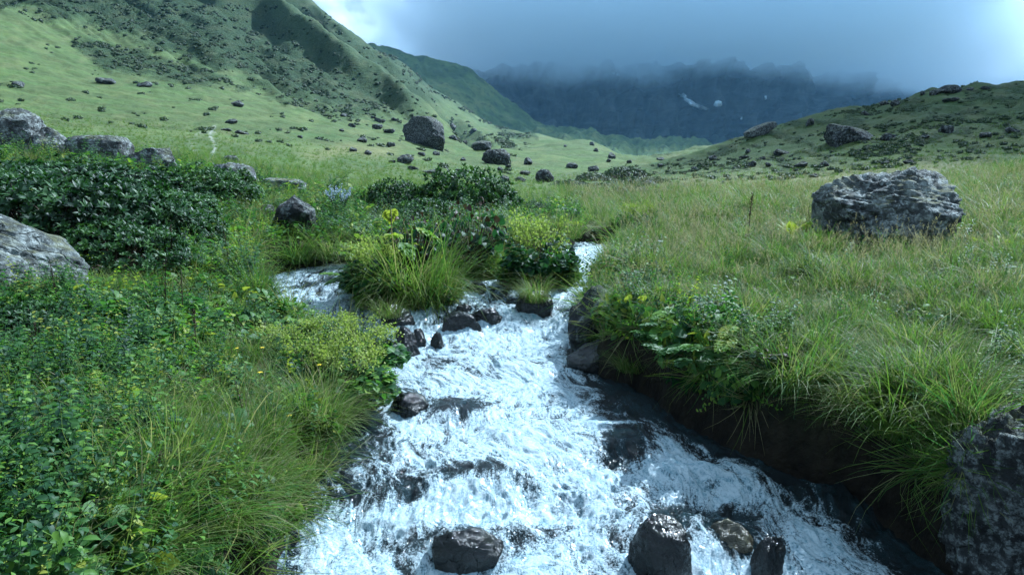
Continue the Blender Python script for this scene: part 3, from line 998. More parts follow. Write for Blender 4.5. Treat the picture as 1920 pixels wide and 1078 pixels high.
hero_rock("boulder", MAT_DARK, 1668, 324, 52, 20, 54, "low boulder with a pale face behind the left shoulder of the big lichen covered one", Y=27, cuts=8)
hero_rock("boulder", MAT_GREY, 1430, 254, 62, 20, 55, "long tilted slab standing out on the skyline of the right hill", cuts=5, sq=0.6, deep=0.6, rough=0.05, tilt=(0, -0.30), sink=0.05)
hero_rock("boulder", MAT_DARK, 1410, 258, 20, 13, 56, "small dark rock under the low end of the tilted skyline slab", sub=4)
hero_rock("boulder", MAT_DARK, 1022, 342, 36, 26, 57, "rounded dark boulder in mid meadow left of the dark shrub patch", Y=44, cuts=6, rough=0.05)
hero_rock("boulder", MAT_DARK, 927, 308, 60, 32, 58, "dark wedge shaped boulder low on the left meadow above the thicket", cuts=7, tilt=(0, 0.2))
hero_rock("boulder", MAT_DARK, 760, 308, 34, 19, 59, "squat dark boulder below the huge cliff like one", cuts=6, sub=4)
hero_rock("boulder", MAT_DARK, 1398, 372, 46, 15, 60, "flat grey rock at the far edge of the right meadow", Y=25, cuts=6, sub=4)
hero_rock("boulder", MAT_DARK, 1219, 356, 28, 18, 61, "dark rock half hidden in the dark shrub patch", cuts=6, sub=4)
hero_rock("boulder", MAT_DARK, 1252, 368, 32, 18, 62, "dark rock at the right end of the dark shrub patch", cuts=6, sub=4)
hero_rock("boulder", MAT_DARK, 905, 282, 44, 18, 63, "long dark ledge of rock uphill of the wedge shaped boulder", cuts=8, sub=4)
hero_rock("boulder", MAT_DARK, 1788, 176, 40, 17, 64, "largest rock on the skyline at the top of the right hill", cuts=6, sub=4)

# --- the many stones scattered over the slopes: a few shapes, copied
VAR = [rock_mesh("boulder", MAT_DARK, (1, 1, 1), 200 + i, cuts=8, depth=(0.55, 0.9), rough=0.09, sub=4) for i in range(7)]
LEFT_STONES = [(30, 162, 26, 11), (195, 157, 36, 12), (268, 163, 30, 10), (443, 200, 24, 12), (432, 232, 24, 8), (424, 246, 22, 7), (452, 252, 26, 7), (707, 243, 20, 13), (730, 250, 20, 9),
    (678, 267, 23, 10), (731, 276, 19, 12), (662, 284, 18, 8), (689, 290, 18, 8), (774, 319, 25, 9), (809, 327, 40, 9), (874, 326, 46, 9), (790, 292, 16, 7), (818, 291, 18, 8), (848, 243, 15, 12),
    (887, 249, 15, 9), (873, 271, 11, 10), (711, 230, 21, 10), (659, 239, 17, 9), (644, 219, 18, 7), (938, 320, 14, 7), (946, 341, 19, 14), (953, 315, 13, 7), (868, 302, 12, 7), (990, 309, 20, 14),
    (984, 329, 20, 10), (976, 341, 22, 9), (1073, 315, 24, 11), (1113, 321, 24, 11), (1148, 298, 17, 12), (1110, 273, 11, 7), (1118, 285, 12, 7), (1180, 306, 11, 6), (640, 247, 10, 5), (562, 259, 12, 5),
    (735, 305, 14, 5), (850, 262, 20, 8), (1060, 276, 9, 5), (1141, 304, 10, 6), (700, 222, 12, 5), (740, 227, 14, 6)]
RIGHT_STONES = [(1239, 301, 18, 6), (1239, 313, 13, 7), (1302, 320, 13, 9), (1337, 300, 17, 9), (1403, 287, 14, 9), (1411, 313, 18, 11), (1302, 361, 21, 9), (1333, 366, 15, 10), (1395, 298, 18, 7), (1775, 250, 32, 20),
    (1520, 236, 19, 14), (1624, 217, 15, 9), (1680, 198, 22, 11), (1660, 197, 20, 8), (1731, 179, 12, 9), (1759, 177, 27, 10), (1467, 291, 29, 11), (1547, 313, 17, 11), (1442, 313, 15, 8), (1462, 343, 22, 12), (1526, 333, 22, 8),
    (1508, 358, 34, 16), (1804, 341, 14, 8), (1661, 308, 15, 6), (1705, 306, 20, 7), (1502, 313, 28, 9), (1668, 263, 28, 14), (1850, 169, 17, 8), (1786, 191, 30, 9), (1820, 170, 20, 6), (1430, 300, 12, 7), (1365, 338, 11, 6), (1357, 345, 10, 6), (1850, 258, 24, 12), (1735, 260, 24, 9), (1900, 250, 24, 12)]
LAND = [("huge dark cliff like boulder", 795, 250), ("squat dark boulder", 760, 300), ("wedge shaped boulder", 927, 293), ("rounded mid meadow boulder", 1022, 328), ("faint trail", 399, 270), ("flat slab", 505, 305),
        ("largest boulder of the right hill", 1600, 243), ("tilted skyline slab", 1428, 245), ("big lichen boulder", 1672, 395), ("dark shrub patch", 1150, 345), ("brown topped boulder", 1752, 322), ("top skyline rock", 1788, 166), ("valley notch", 1190, 295)]
used_labels = {}


def stone_label(px, py, w, h):
    look = ("long low" if w > 3.2 * h else "low" if w > 2.2 * h else "stout") + (" dark stone" if w > 18 else " small dark stone")
    best = sorted(LAND, key=lambda q: math.hypot(px - q[1], 1.6 * (py - q[2])))
    for q in best[:5]:
        ddx, ddy = px - q[1], py - q[2]
        dist = math.hypot(ddx, ddy)
        if dist > 420: continue
        how = "close" if dist < 60 else "some way" if dist < 150 else "far"
        where = ("left" if ddx < 0 else "right") if abs(ddx) > 1.5 * abs(ddy) else ("uphill" if ddy < 0 else "downhill") if abs(ddy) > 1.5 * abs(ddx) else ("uphill left" if ddx < 0 and ddy < 0 else "uphill right" if ddy < 0 else "downhill left" if ddx < 0 else "downhill right")
        lab = "%s %s %s of the %s" % (look, how, where, q[0])
        if lab not in used_labels:
            used_labels[lab] = 1
            return lab
    return None


rs = random.Random(5)
for group, lst in (("stones on the left meadow slope", LEFT_STONES), ("stones on the right hill", RIGHT_STONES)):
    for k, (px, py, w, h) in enumerate(lst):
        b = on_ground(px, py, 15)
        sc = b.y / FPX
        o = link("boulder", VAR[rs.randrange(len(VAR))], None, (b.x, b.y + 0.2 * w * sc, b.z + 0.30 * h * sc), (rs.uniform(-.2, .2), rs.uniform(-.2, .2), rs.uniform(0, 6.28)), (w * sc * 1.05, w * sc * rs.uniform(.7, 1.0), h * sc * 1.4))
        lab = stone_label(px, py, w, h) or ("small dark stone among others on the %s" % ("left meadow slope" if px < 1200 else "right hill"))
        tag(o, lab, "boulder", group)

# ------------------------------------------------------------------ rocks of the stream
def stream_rock(px, py, w, h, seed, label, mat=None, **kw):
    kw.setdefault('sink', 0.48); kw.setdefault('ridge', 0.10); kw.setdefault('sub', 5)
    return hero_rock("stream_rock", mat or MAT_WET, px, py, w, h, seed, label, "rock", "rocks in the stream", water=True, **kw)


stream_rock(866, 624, 92, 36, 301, "flat mossy rock standing out of the white water in mid stream", cuts=7, tilt=(0, 0.12))
stream_rock(908, 610, 70, 34, 302, "dark slanting rock behind the flat mossy one in mid stream", cuts=8, tilt=(0, 0.2))
stream_rock(868, 590, 34, 20, 303, "small black stone upstream of the flat mossy rock", cuts=7, sub=4)
stream_rock(893, 553, 44, 24, 304, "grey stone in the gap between the two bushy islets", cuts=7, sub=4)
stream_rock(822, 653, 34, 30, 305, "little pointed black rock downstream of the flat mossy one", cuts=8, depth=(.45, .75), sub=4)
stream_rock(758, 672, 64, 62, 306, "shining wet rock against the left bank under the grass tussock", cuts=9, rough=.1)
stream_rock(730, 676, 52, 44, 307, "black wet rock at the foot of the left bank bush", cuts=8)
stream_rock(784, 650, 30, 36, 313, "upright wet stone beside the shining rock near the left bank", cuts=8, sub=4)
stream_rock(742, 616, 70, 46, 314, "mossy brown rock that carries the small left tussock", cuts=7)
stream_rock(766, 783, 84, 44, 308, "black rock with water pouring over it at the left edge", cuts=6)
stream_rock(870, 1066, 160, 74, 309, "broad black rock with foam around it at the bottom of the picture", cuts=8, rough=.08, deep=.7)
stream_rock(1242, 1092, 140, 132, 310, "tall rounded black rock in the rapids at the bottom", cuts=6, rough=.07, deep=.8)
stream_rock(1375, 1050, 130, 66, 311, "ochre rock washed over by clear water", mat=MAT_OCHRE, cuts=6, deep=.9, sink=.66)
stream_rock(1446, 1084, 78, 78, 312, "black slanting slab beside the ochre rock", cuts=8, depth=(.4, .75), tilt=(0, .4), deep=.8)
stream_rock(1003, 590, 76, 46, 315, "block of dark rock under the round tussock in the stream", cuts=5, sq=.7)
# right bank
hero_rock("bank_rock", MAT_DARK, 1112, 672, 120, 140, 321, "tall dark rock face of the right bank at the bend", "rock", "rocks of the right bank", water=True, dx=0, cuts=8, depth=(.5, .85), rough=.12, layers=.05, sink=.15, deep=1.1)
hero_rock("bank_rock", MAT_WET, 1110, 696, 100, 62, 322, "black wet rock at the foot of the right bank rock face", "rock", "rocks of the right bank", water=True, cuts=8, sink=.3)
hero_rock("bank_rock", MAT_GREY, 1150, 622, 80, 70, 323, "grey rock set in the grass beside the right bank rock face", "rock", "rocks of the right bank", water=True, cuts=8, sink=.05)
hero_rock("bank_rock", MAT_WET, 1076, 668, 30, 16, 324, "small black stone at the foot of the bend on the right", "rock", "rocks of the right bank", water=True, sub=4)
me = rock_mesh("bank_rock", MAT_PITTED_SHADED, (1.05, 1.0, 1.62), 331, cuts=5, sq=.6, depth=(.75, 1), rough=.11, ridge=.10, fine=.07, layers=.06, sub=6)
tag(link("bank_rock", me, None, (3.15, 4.46, 0.33), (0.05, -0.08, 0.35)), "large pitted, shade-darkened boulder cut by the bottom right corner", "rock", "rocks of the right bank")
# ------------------------------------------------------------------ the white water
NR, NC = 900, 420
wy = np.exp(np.linspace(math.log(2.6), math.log(Y_TOP + 0.25), NR))
el, er = edges(wy)
el = el - 0.45; er = er + 0.45
tt_ = np.linspace(0, 1, NC)
WX = el[:, None] * (1 - tt_) + er[:, None] * tt_
WY = np.broadcast_to(wy[:, None], WX.shape).copy()
WZ = np.broadcast_to(zw(wy)[:, None], WX.shape).copy()
mid = 0.5 * (np.interp(wy, LW[:, 1], LW[:, 0]) + np.interp(wy, RW[:, 1], RW[:, 0]))
# flow coordinates: along the stream and across it, warped so that streaks bend
fx = WX - 0.75 * mid[:, None] + 0.10 * fbm2(WX * 1.6, WY * 1.1, 3, 101)
fy = WY + 0.12 * fbm2(WX * 1.3, WY * 1.3, 3, 102)
steep = np.interp(wy, 0.5 * (ZW_Y[1:] + ZW_Y[:-1]), np.diff(ZW_Z) / np.diff(ZW_Y))
rough_w = np.clip(0.55 + 5.0 * (steep - 0.03), 0.45, 1.3)[:, None]
big_w = fbm2(fx * 2.2, fy * 1.3, 3, 110)
bil = 1 - 2 * np.abs(fbm2(fx * 4.2, fy * 2.6, 4, 111))
bil2 = 1 - 2 * np.abs(fbm2(fx * 11.0, fy * 7.5, 3, 112))
sml = fbm2(fx * 26.0, fy * 20.0, 3, 113)
WZ += rough_w * (0.060 * big_w + 0.020 * bil + 0.010 * bil2 + 0.006 * sml)
# swells over drowned rocks: (px, py, radius across, radius along, rise)
HUMPS = [(850, 775, .34, .30, .10), (1185, 835, .30, .34, .13), (890, 920, .42, .30, .10), (750, 960, .36, .34, .10), (870, 1030, .36, .26, .10), (1240, 1010, .30, .30, .12), (1380, 1020, .32, .30, .11), (700, 870, .30, .4, .05), (985, 690, .5, .4, .07), (1330, 900, .5, .22, .09), (960, 1000, .25, .25, .05), (1560, 960, .4, .3, .07), (640, 540, .5, .5, .05)]
DARKS = [(850, 770, .30, .26, .9), (1180, 850, .24, .36, .95), (895, 900, .40, .20, .8), (740, 935, .36, .24, .75), (690, 850, .36, .45, .45), (1240, 770, .42, .60, .75), (1350, 800, .40, .55, .9), (1150, 735, .30, .5, .5), (1440, 850, .3, .3, .8), (870, 1020, .38, .26, .85), (1240, 1000, .26, .30, .8), (1385, 1010, .30, .34, .8),
         (1650, 1000, .45, .50, .85), (1480, 915, .32, .25, .5), (1560, 960, .3, .25, .5), (600, 545, .8, .9, .35), (660, 520, .5, .5, .35), (740, 1020, .2, .2, .5), (640, 925, .2, .4, .6), (690, 790, .18, .25, .7), (1045, 580, .2, .3, .6), (1095, 560, .22, .5, .5), (880, 590, .5, .3, .5), (950, 555, .4, .5, .45), (1340, 960, .4, .14, .35), (980, 925, .35, .2, .35), (1010, 1010, .2, .3, .3), (1130, 940, .3, .2, .3)]
BRIGHT = [(1010, 720, .70, .9, .55), (980, 850, .6, .8, .55), (1040, 640, .55, .7, .5), (1300, 885, .8, .20, .65), (1050, 960, .5, .35, .5), (900, 985, .35, .25, .4), (640, 1040, .5, .4, .55), (1250, 845, .16, .2, .6), (1120, 490, .5, 2.2, .45), (1060, 560, .3, .6, .4), (780, 600, .3, .5, .5), (1480, 1020, .3, .4, .45), (960, 640, .5, .5, .4), (1560, 900, .4, .2, .35), (1560, 985, .35, .3, .7), (1640, 1050, .35, .3, .6)]
foam = 0.46 + 0.25 * (rough_w - 0.6) * np.ones_like(WX)
for px, py, a, b, hgt in HUMPS:
    c = on_water(px, py)
    q = ((WX - c.x) / a) ** 2 + ((WY - c.y) / b) ** 2
    WZ += hgt * np.exp(-q)
    # white turmoil just below the swell, a smooth dark lip above it
    q2 = ((WX - c.x) / (a * 1.25)) ** 2 + ((WY - c.y + 1.2 * b) / (b * 0.8)) ** 2
    WZ -= 0.4 * hgt * np.exp(-q2)
    foam += 0.30 * np.exp(-q2)
for px, py, a, b, s_ in DARKS:
    c = on_water(px, py)
    q = ((WX - c.x) / a) ** 2 + ((WY - c.y) / b) ** 2
    foam -= s_ * 1.0 * np.exp(-q ** 1.3)
for px, py, a, b, s_ in BRIGHT:
    c = on_water(px, py)
    q = ((WX - c.x) / a) ** 2 + ((WY - c.y) / b) ** 2
    foam += s_ * 0.6 * np.exp(-q)
for o_ in COL.objects:
    if o_.name.startswith('stream_rock'):
        dx_, dy_ = WX - o_.location.x, WY - o_.location.y
        ax_, ay_ = 0.5 * o_.dimensions.x, 0.5 * o_.dimensions.y
        q = np.sqrt((dx_ / ax_) ** 2 + (dy_ / ay_) ** 2)
        ring = np.exp(-((q - 1.08) / 0.22) ** 2)
        foam += 0.42 * ring * (0.6 + 0.8 * noise2(WX * 9, WY * 9, 131))
        WZ += 0.030 * ring * sstep(-0.2, 0.6, dy_ / ay_)
        tail = np.exp(-(dx_ / (0.8 * ax_)) ** 2) * sstep(-0.7, -1.1, dy_ / ay_) * sstep(-4.5, -1.4, dy_ / ay_)
        foam += 0.30 * tail
        WZ -= 0.022 * tail
l0, r0 = edges(wy)
foam -= 0.62 * sstep(0.36, 0.0, r0[:, None] - WX) * sstep(9.5, 7.5, WY)
foam -= 0.35 * sstep(0.22, 0.0, WX - l0[:, None])
foam += 0.22 * big_w + 0.20 * (bil - 0.3)
# curled crests where it foams most
WZ += 0.020 * np.clip(foam - 0.6, 0, 1) * fbm2(fx * 8, fy * 8, 4, 120)


def make_water_mat():
    m, nt, out = new_mat("white_water")
    pos = nt.coords('Object')
    cb = nt.node('ShaderNodeCombineXYZ')
    nt.put(cb.inputs[0], nt.attr('across')); nt.put(cb.inputs[1], nt.attr('along')); nt.put(cb.inputs[2], nt.math('MULTIPLY', nt.attr('along'), 0.13))
    fl = cb.outputs[0]
    fo = nt.attr('foam')
    st = nt.noise(nt.mapping(fl, scale=(1, 0.34, 1)), 6.5, 8, 0.66, 1.2)
    st2 = nt.noise(nt.mapping(fl, scale=(1, 0.42, 1)), 26.0, 7, 0.68, 0.9)
    fine = nt.noise(nt.mapping(pos, scale=(1, .8, 1)), 75.0, 4, 0.7, 0.3)
    k = nt.math('ADD', nt.math('MULTIPLY', nt.math('SUBTRACT', st, 0.5), 2.6), nt.math('MULTIPLY', nt.math('SUBTRACT', st2, 0.5), 1.7))
    k = nt.math('ADD', k, nt.math('MULTIPLY', nt.math('SUBTRACT', fine, 0.5), 1.8))
    f = nt.smooth(nt.math('ADD', fo, k), 0.10, 0.86)
    cell = nt.voronoi(nt.vmath('ADD', nt.mapping(fl, scale=(1, .6, 1)), nt.vmath('SCALE', pos, 0.0)), 38.0, 'DISTANCE_TO_EDGE')
    foamc = nt.mix(nt.smooth(nt.math('ADD', nt.math('MULTIPLY', st2, 0.6), nt.math('MULTIPLY', fine, 0.4)), 0.38, 0.58), (0.17, 0.31, 0.38), (0.52, 0.62, 0.66))
    deep = nt.mix(nt.smooth(st, 0.4, 0.62), (0.003, 0.007, 0.008), (0.012, 0.030, 0.036))
    rip = nt.noise(nt.mapping(fl, scale=(1, 0.7, 1)), 15.0, 8, 0.72, 0.6)
    h1 = nt.math('ADD', nt.math('MULTIPLY', rip, 1.0), nt.math('MULTIPLY', fine, 0.30))
    bw = nt.bump(h1, 0.9, 0.055)
    water = nt.principled(Base_Color=deep, Roughness=0.07, IOR=1.33, Specular_IOR_Level=0.65, Normal=bw)
    grain = nt.noise(pos, 170.0, 3, 0.7)
    h2 = nt.math('ADD', nt.math('MULTIPLY', st2, 0.45), nt.math('ADD', nt.math('MULTIPLY', fine, 0.7), nt.math('MULTIPLY', grain, 0.35)))
    bf = nt.bump(nt.math('ADD', h2, nt.math('MULTIPLY', rip, 0.15)), 0.75, 0.04)
    foam_s = nt.principled(Base_Color=foamc, Roughness=0.42, Normal=bf, Specular_IOR_Level=0.5, Coat_Weight=0.25, Coat_Roughness=0.12)
    mx = nt.node('ShaderNodeMixShader')
    nt.put(mx.inputs[0], f)
    nt.l.new(water, mx.inputs[1]); nt.l.new(foam_s, mx.inputs[2])
    nt.l.new(mx.outputs[0], out.inputs[0])
    return m


MAT_WATER = make_water_mat()
tag(link("water", grid_mesh("water", WX, WY, WZ, MAT_WATER, dict(foam=foam, along=fy, across=fx))), "rushing white water of the mountain stream", "water", kind="structure")
# ------------------------------------------------------------------ plants: materials
def leaf_mat(name, stops, gloss=0.35, trans=0.45, spec=0.4, vary=0.42):
    m, nt, out = new_mat(name)
    ti = nt.attr('tint')
    oi = nt.node('ShaderNodeObjectInfo')
    v = nt.math('ADD', ti, nt.math('MULTIPLY', nt.math('SUBTRACT', oi.outputs['Random'], 0.5), vary), clamp=True)
    c = nt.ramp(v, stops)
    s = nt.principled(Base_Color=c, Roughness=gloss, Specular_IOR_Level=spec)
    t = nt.node('ShaderNodeBsdfTranslucent')
    nt.put(t.inputs[0], nt.mix(0.55, c, nt.mix(1.0, c, (1.25, 1.45, 0.45), 'MULTIPLY')))
    mx = nt.node('ShaderNodeMixShader'); mx.inputs[0].default_value = trans
    nt.l.new(s, mx.inputs[1]); nt.l.new(t.outputs[0], mx.inputs[2])
    nt.l.new(mx.outputs[0], out.inputs[0])
    return m


MAT_GRASS = leaf_mat("grass_blades", [(0.0, (0.24, 0.215, 0.12)), (0.25, (0.17, 0.20, 0.075)), (0.5, (0.108, 0.165, 0.026)), (0.8, (0.075, 0.145, 0.024)), (1.0, (0.060, 0.135, 0.040))], 0.5, 0.48, 0.15)
MAT_DRY = leaf_mat("dry_grass", [(0.0, (0.20, 0.145, 0.075)), (0.5, (0.30, 0.26, 0.16)), (1.0, (0.40, 0.36, 0.24))], 0.6, 0.35, 0.2)
MAT_HERB = leaf_mat("herb_leaves", [(0.0, (0.012, 0.040, 0.018)), (0.35, (0.028, 0.080, 0.026)), (0.65, (0.070, 0.160, 0.030)), (0.88, (0.15, 0.26, 0.032)), (1.0, (0.27, 0.30, 0.040))], 0.52, 0.45, 0.22)
MAT_RHODO = leaf_mat("rhododendron_leaves", [(0.0, (0.008, 0.024, 0.010)), (0.5, (0.024, 0.066, 0.018)), (1.0, (0.070, 0.145, 0.028))], 0.5, 0.28, 0.25)
MAT_SCRUB = leaf_mat("scrub_leaves", [(0.0, (0.016, 0.038, 0.014)), (0.5, (0.034, 0.068, 0.021)), (1.0, (0.080, 0.100, 0.030))], 0.5, 0.2, 0.3)
MAT_MANTLE = leaf_mat("mantle_flowers", [(0.0, (0.13, 0.19, 0.035)), (0.5, (0.23, 0.29, 0.060)), (1.0, (0.34, 0.38, 0.10))], 0.6, 0.4, 0.2)
MAT_BROWN = leaf_mat("withered_leaves", [(0.0, (0.022, 0.014, 0.009)), (0.5, (0.055, 0.034, 0.020)), (1.0, (0.13, 0.085, 0.045))], 0.6, 0.1, 0.25)
MAT_STEM = leaf_mat("dark_stems", [(0.0, (0.020, 0.014, 0.010)), (0.5, (0.050, 0.036, 0.022)), (1.0, (0.10, 0.08, 0.04))], 0.7, 0.0, 0.2)
MAT_BLUE = leaf_mat("blue_flowers", [(0.0, (0.20, 0.26, 0.50)), (0.5, (0.34, 0.40, 0.66)), (1.0, (0.55, 0.58, 0.78))], 0.6, 0.3, 0.2)
MAT_WHITE = leaf_mat("pale_flowers", [(0.0, (0.55, 0.56, 0.50)), (1.0, (0.75, 0.76, 0.70))], 0.6, 0.3, 0.2)
MAT_YELLOW = leaf_mat("yellow_petals", [(0.0, (0.60, 0.42, 0.02)), (1.0, (0.80, 0.62, 0.04))], 0.5, 0.3, 0.2)

# ------------------------------------------------------------------ plants: shapes
def rnd_dirs(rng, n, up=0.5, spread=1.0):
    a = rng.uniform(0, 2 * math.pi, n)
    r = spread * np.sqrt(rng.uniform(0.02, 1, n))
    return unit(np.stack([np.cos(a) * r, np.sin(a) * r, np.full(n, up)], 1)), a


def tuft(seed, n=40, r=0.07, h=0.32, w=0.0028, lean=0.55, droop=(0.3, 1.4), dry=0.18, segs=4, wind=(-0.12, -0.05)):
    rng = np.random.default_rng(seed)
    m = MB()
    a = rng.uniform(0, 2 * math.pi, n); rr = r * np.sqrt(rng.uniform(0, 1, n))
    base = np.stack([np.cos(a) * rr, np.sin(a) * rr, np.full(n, -0.03)], 1)
    a2 = a + rng.normal(0, 0.9, n)
    le = lean * rng.uniform(0.1, 1.0, n)
    d = np.stack([np.cos(a2) * le + wind[0], np.sin(a2) * le + wind[1], np.ones(n)], 1)
    L = h * rng.uniform(0.5, 1.25, n)
    nrm = np.stack([-np.cos(a2), -np.sin(a2), 0.6 * np.ones(n)], 1)
    t = np.where(rng.uniform(0, 1, n) < dry, rng.uniform(0, 0.25, n), rng.uniform(0.35, 0.95, n))
    leaves(m, base, d, nrm, L, w * rng.uniform(0.7, 1.4, n), rng.uniform(*droop, n), segs, 'blade', 0, t)
    return m


def seed_stalks(seed, n=7, h=0.5):
    """thin stalks of flowering grass with loose heads"""
    rng = np.random.default_rng(seed)
    m = MB()
    for i in range(n):
        b = rng.normal(0, 0.06, 3); b[2] = -0.02
        hh = h * rng.uniform(0.7, 1.2); le = rng.normal(0, 0.16, 2) + np.array([-0.08, -0.03])
        pts = [b + np.array([le[0] * t * t * hh, le[1] * t * t * hh, t * hh]) for t in np.linspace(0, 1, 5)]
        tube(m, pts, [0.0014, 0.0013, 0.0011, 0.0009, 0.0007], 3, rng.uniform(0.2, 0.8))
        k = 12
        t = rng.uniform(0.72, 1.0, k)
        base = np.array([b + np.array([le[0] * q * q * hh, le[1] * q * q * hh, q * hh]) for q in t])
        d, _ = rnd_dirs(rng, k, 0.9, 0.9)
        leaves(m, base, d, rnd_dirs(rng, k, .1)[0], 0.035, 0.0022, 0.6, 2, 'lance', 0.1, rng.uniform(0.3, 1, k))
    return m


def herb(seed, n=34, r=0.15, h=0.22, size=(0.035, 0.08), width=0.42, tint=(0.2, 0.95), stems=True, tilt=0.8):
    """a clump of soft broad leaves on short stalks"""
    rng = np.random.default_rng(seed)
    m = MB()
    a = rng.uniform(0, 2 * math.pi, n); rr = r * np.sqrt(rng.uniform(0, 1, n))
    z = h * (1 - 0.55 * (rr / r) ** 2) * rng.uniform(0.35, 1.05, n)
    base = np.stack([np.cos(a) * rr, np.sin(a) * rr, z], 1)
    a2 = a + rng.normal(0, 0.8, n)
    d = np.stack([np.cos(a2), np.sin(a2), rng.uniform(-0.3, 0.6, n)], 1)
    nn = np.stack([rng.normal(0, 0.35 * tilt, n), rng.normal(0, 0.35 * tilt, n), np.ones(n)], 1)
    L = rng.uniform(*size, n)
    leaves(m, base, d, nn, L, L * width * rng.uniform(0.8, 1.1, n), rng.uniform(0.1, 0.9, n), 3, 'leaf', 0.22, rng.uniform(*tint, n))
    if stems:
        for i in range(0, n, 3):
            tube(m, [(base[i, 0] * 0.4, base[i, 1] * 0.4, -0.03), base[i] * np.array([0.8, 0.8, 0.6]), base[i]], [0.0022, 0.0018, 0.0012], 3, 0.45)
    return m


def lobed_leaf(m, rng, base, d, nrm, L, tint):
    """a big divided leaf: leaflets in pairs along a rib"""
    d = unit(np.array(d)); n = np.array(nrm); n = unit(n - d * np.dot(n, d)); s = np.cross(d, n)
    bs, ds, ns, Ls, Ws = [], [], [], [], []
    for k in range(5):
        t = 0.22 + 0.18 * k
        for sg in (-1, 1):
            ang = 0.95 - 0.13 * k
            bs.append(base + d * L * t - n * L * 0.12 * t * t); ds.append(d * math.cos(ang) + sg * s * math.sin(ang)); ns.append(n + rng.normal(0, 0.12, 3))
            ll = L * (0.55 - 0.07 * abs(k - 1.2)); Ls.append(ll); Ws.append(ll * 0.30)
            # teeth: two small side lobes on each leaflet
            for f, sa in ((0.45, 0.7), (0.5, -0.7)):
                dd = ds[-1] if len(ds) < 2 else d * math.cos(ang) + sg * s * math.sin(ang)
                e = np.cross(n, dd)
                bs.append(base + d * L * t + dd * ll * f - n * L * 0.12 * t * t); ds.append(dd * math.cos(sa) + e * math.sin(sa)); ns.append(n + rng.normal(0, 0.12, 3)); Ls.append(ll * 0.42); Ws.append(ll * 0.12)
    bs.append(base + d * L * 0.85 - n * L * 0.1); ds.append(d); ns.append(n); Ls.append(L * 0.45); Ws.append(L * 0.13)
    N = len(bs)
    leaves(m, np.array(bs), np.array(ds), np.array(ns), np.array(Ls), np.array(Ws), rng.uniform(0.1, 0.6, N), 3, 'leaf', 0.2, np.clip(tint + rng.normal(0, 0.05, N), 0, 1))
    tube(m, [base, base + d * L * 0.5 - n * L * 0.03, base + d * L * 0.95 - n * L * 0.11], [0.004, 0.003, 0.0015], 4, tint)


def hogweed(seed, n=9, h=0.45, L=0.26, tint=0.72):
    rng = np.random.default_rng(seed)
    m = MB(); st = MB()
    for i in range(n):
        a = 2 * math.pi * i / n + rng.normal(0, 0.3)
        el = rng.uniform(0.35, 1.25); hh = h * rng.uniform(0.5, 1.0)
        tip = np.array([math.cos(a) * math.cos(el) * hh, math.sin(a) * math.cos(el) * hh, math.sin(el) * hh])
        tube(st, [(0, 0, -0.05), tip * np.array([.45, .45, .6]), tip], [0.006, 0.005, 0.004], 5, 0.6)
        d = np.array([math.cos(a), math.sin(a), rng.uniform(-0.25, 0.35)])
        lobed_leaf(m, rng, tip, d, (0.15 * math.cos(a), 0.15 * math.sin(a), 1), L * rng.uniform(0.75, 1.15), np.clip(tint + rng.normal(0, 0.10), 0, 1))
    return m, st


def fern(seed, n=7, L=0.6, tint=0.8):
    rng = np.random.default_rng(seed)
    m = MB()
    for i in range(n):
        a = 2 * math.pi * i / n + rng.normal(0, 0.3); el = rng.uniform(0.8, 1.35)
        d0 = np.array([math.cos(a) * math.cos(el), math.sin(a) * math.cos(el), math.sin(el)])
        out_ = np.array([math.cos(a), math.sin(a), 0])
        LL = L * rng.uniform(.7, 1.1)
        ts = np.linspace(0, 1, 22)
        pts = np.array([d0 * t * LL + (out_ * 0.25 - np.array([0, 0, 0.28])) * LL * t ** 2.4 for t in ts])
        tube(m, pts[::3], 0.0022, 3, 0.5)
        tan = unit(np.gradient(pts, axis=0)); side = unit(np.cross(tan, np.array([0, 0, 1.0]))); nn = np.cross(side, tan)
        for sg in (-1, 1):
            w = LL * 0.24 * np.sin(np.pi * np.clip(ts * 0.92 + 0.08, 0, 1)) + 0.008
            leaves(m, pts[2:], side[2:] * sg + tan[2:] * 0.35, nn[2:], w[2:], w[2:] * 0.14 + 0.003, 0.4, 2, 'lance', 0.1, np.clip(tint + rng.normal(0, .06, 20), 0, 1))
    return m


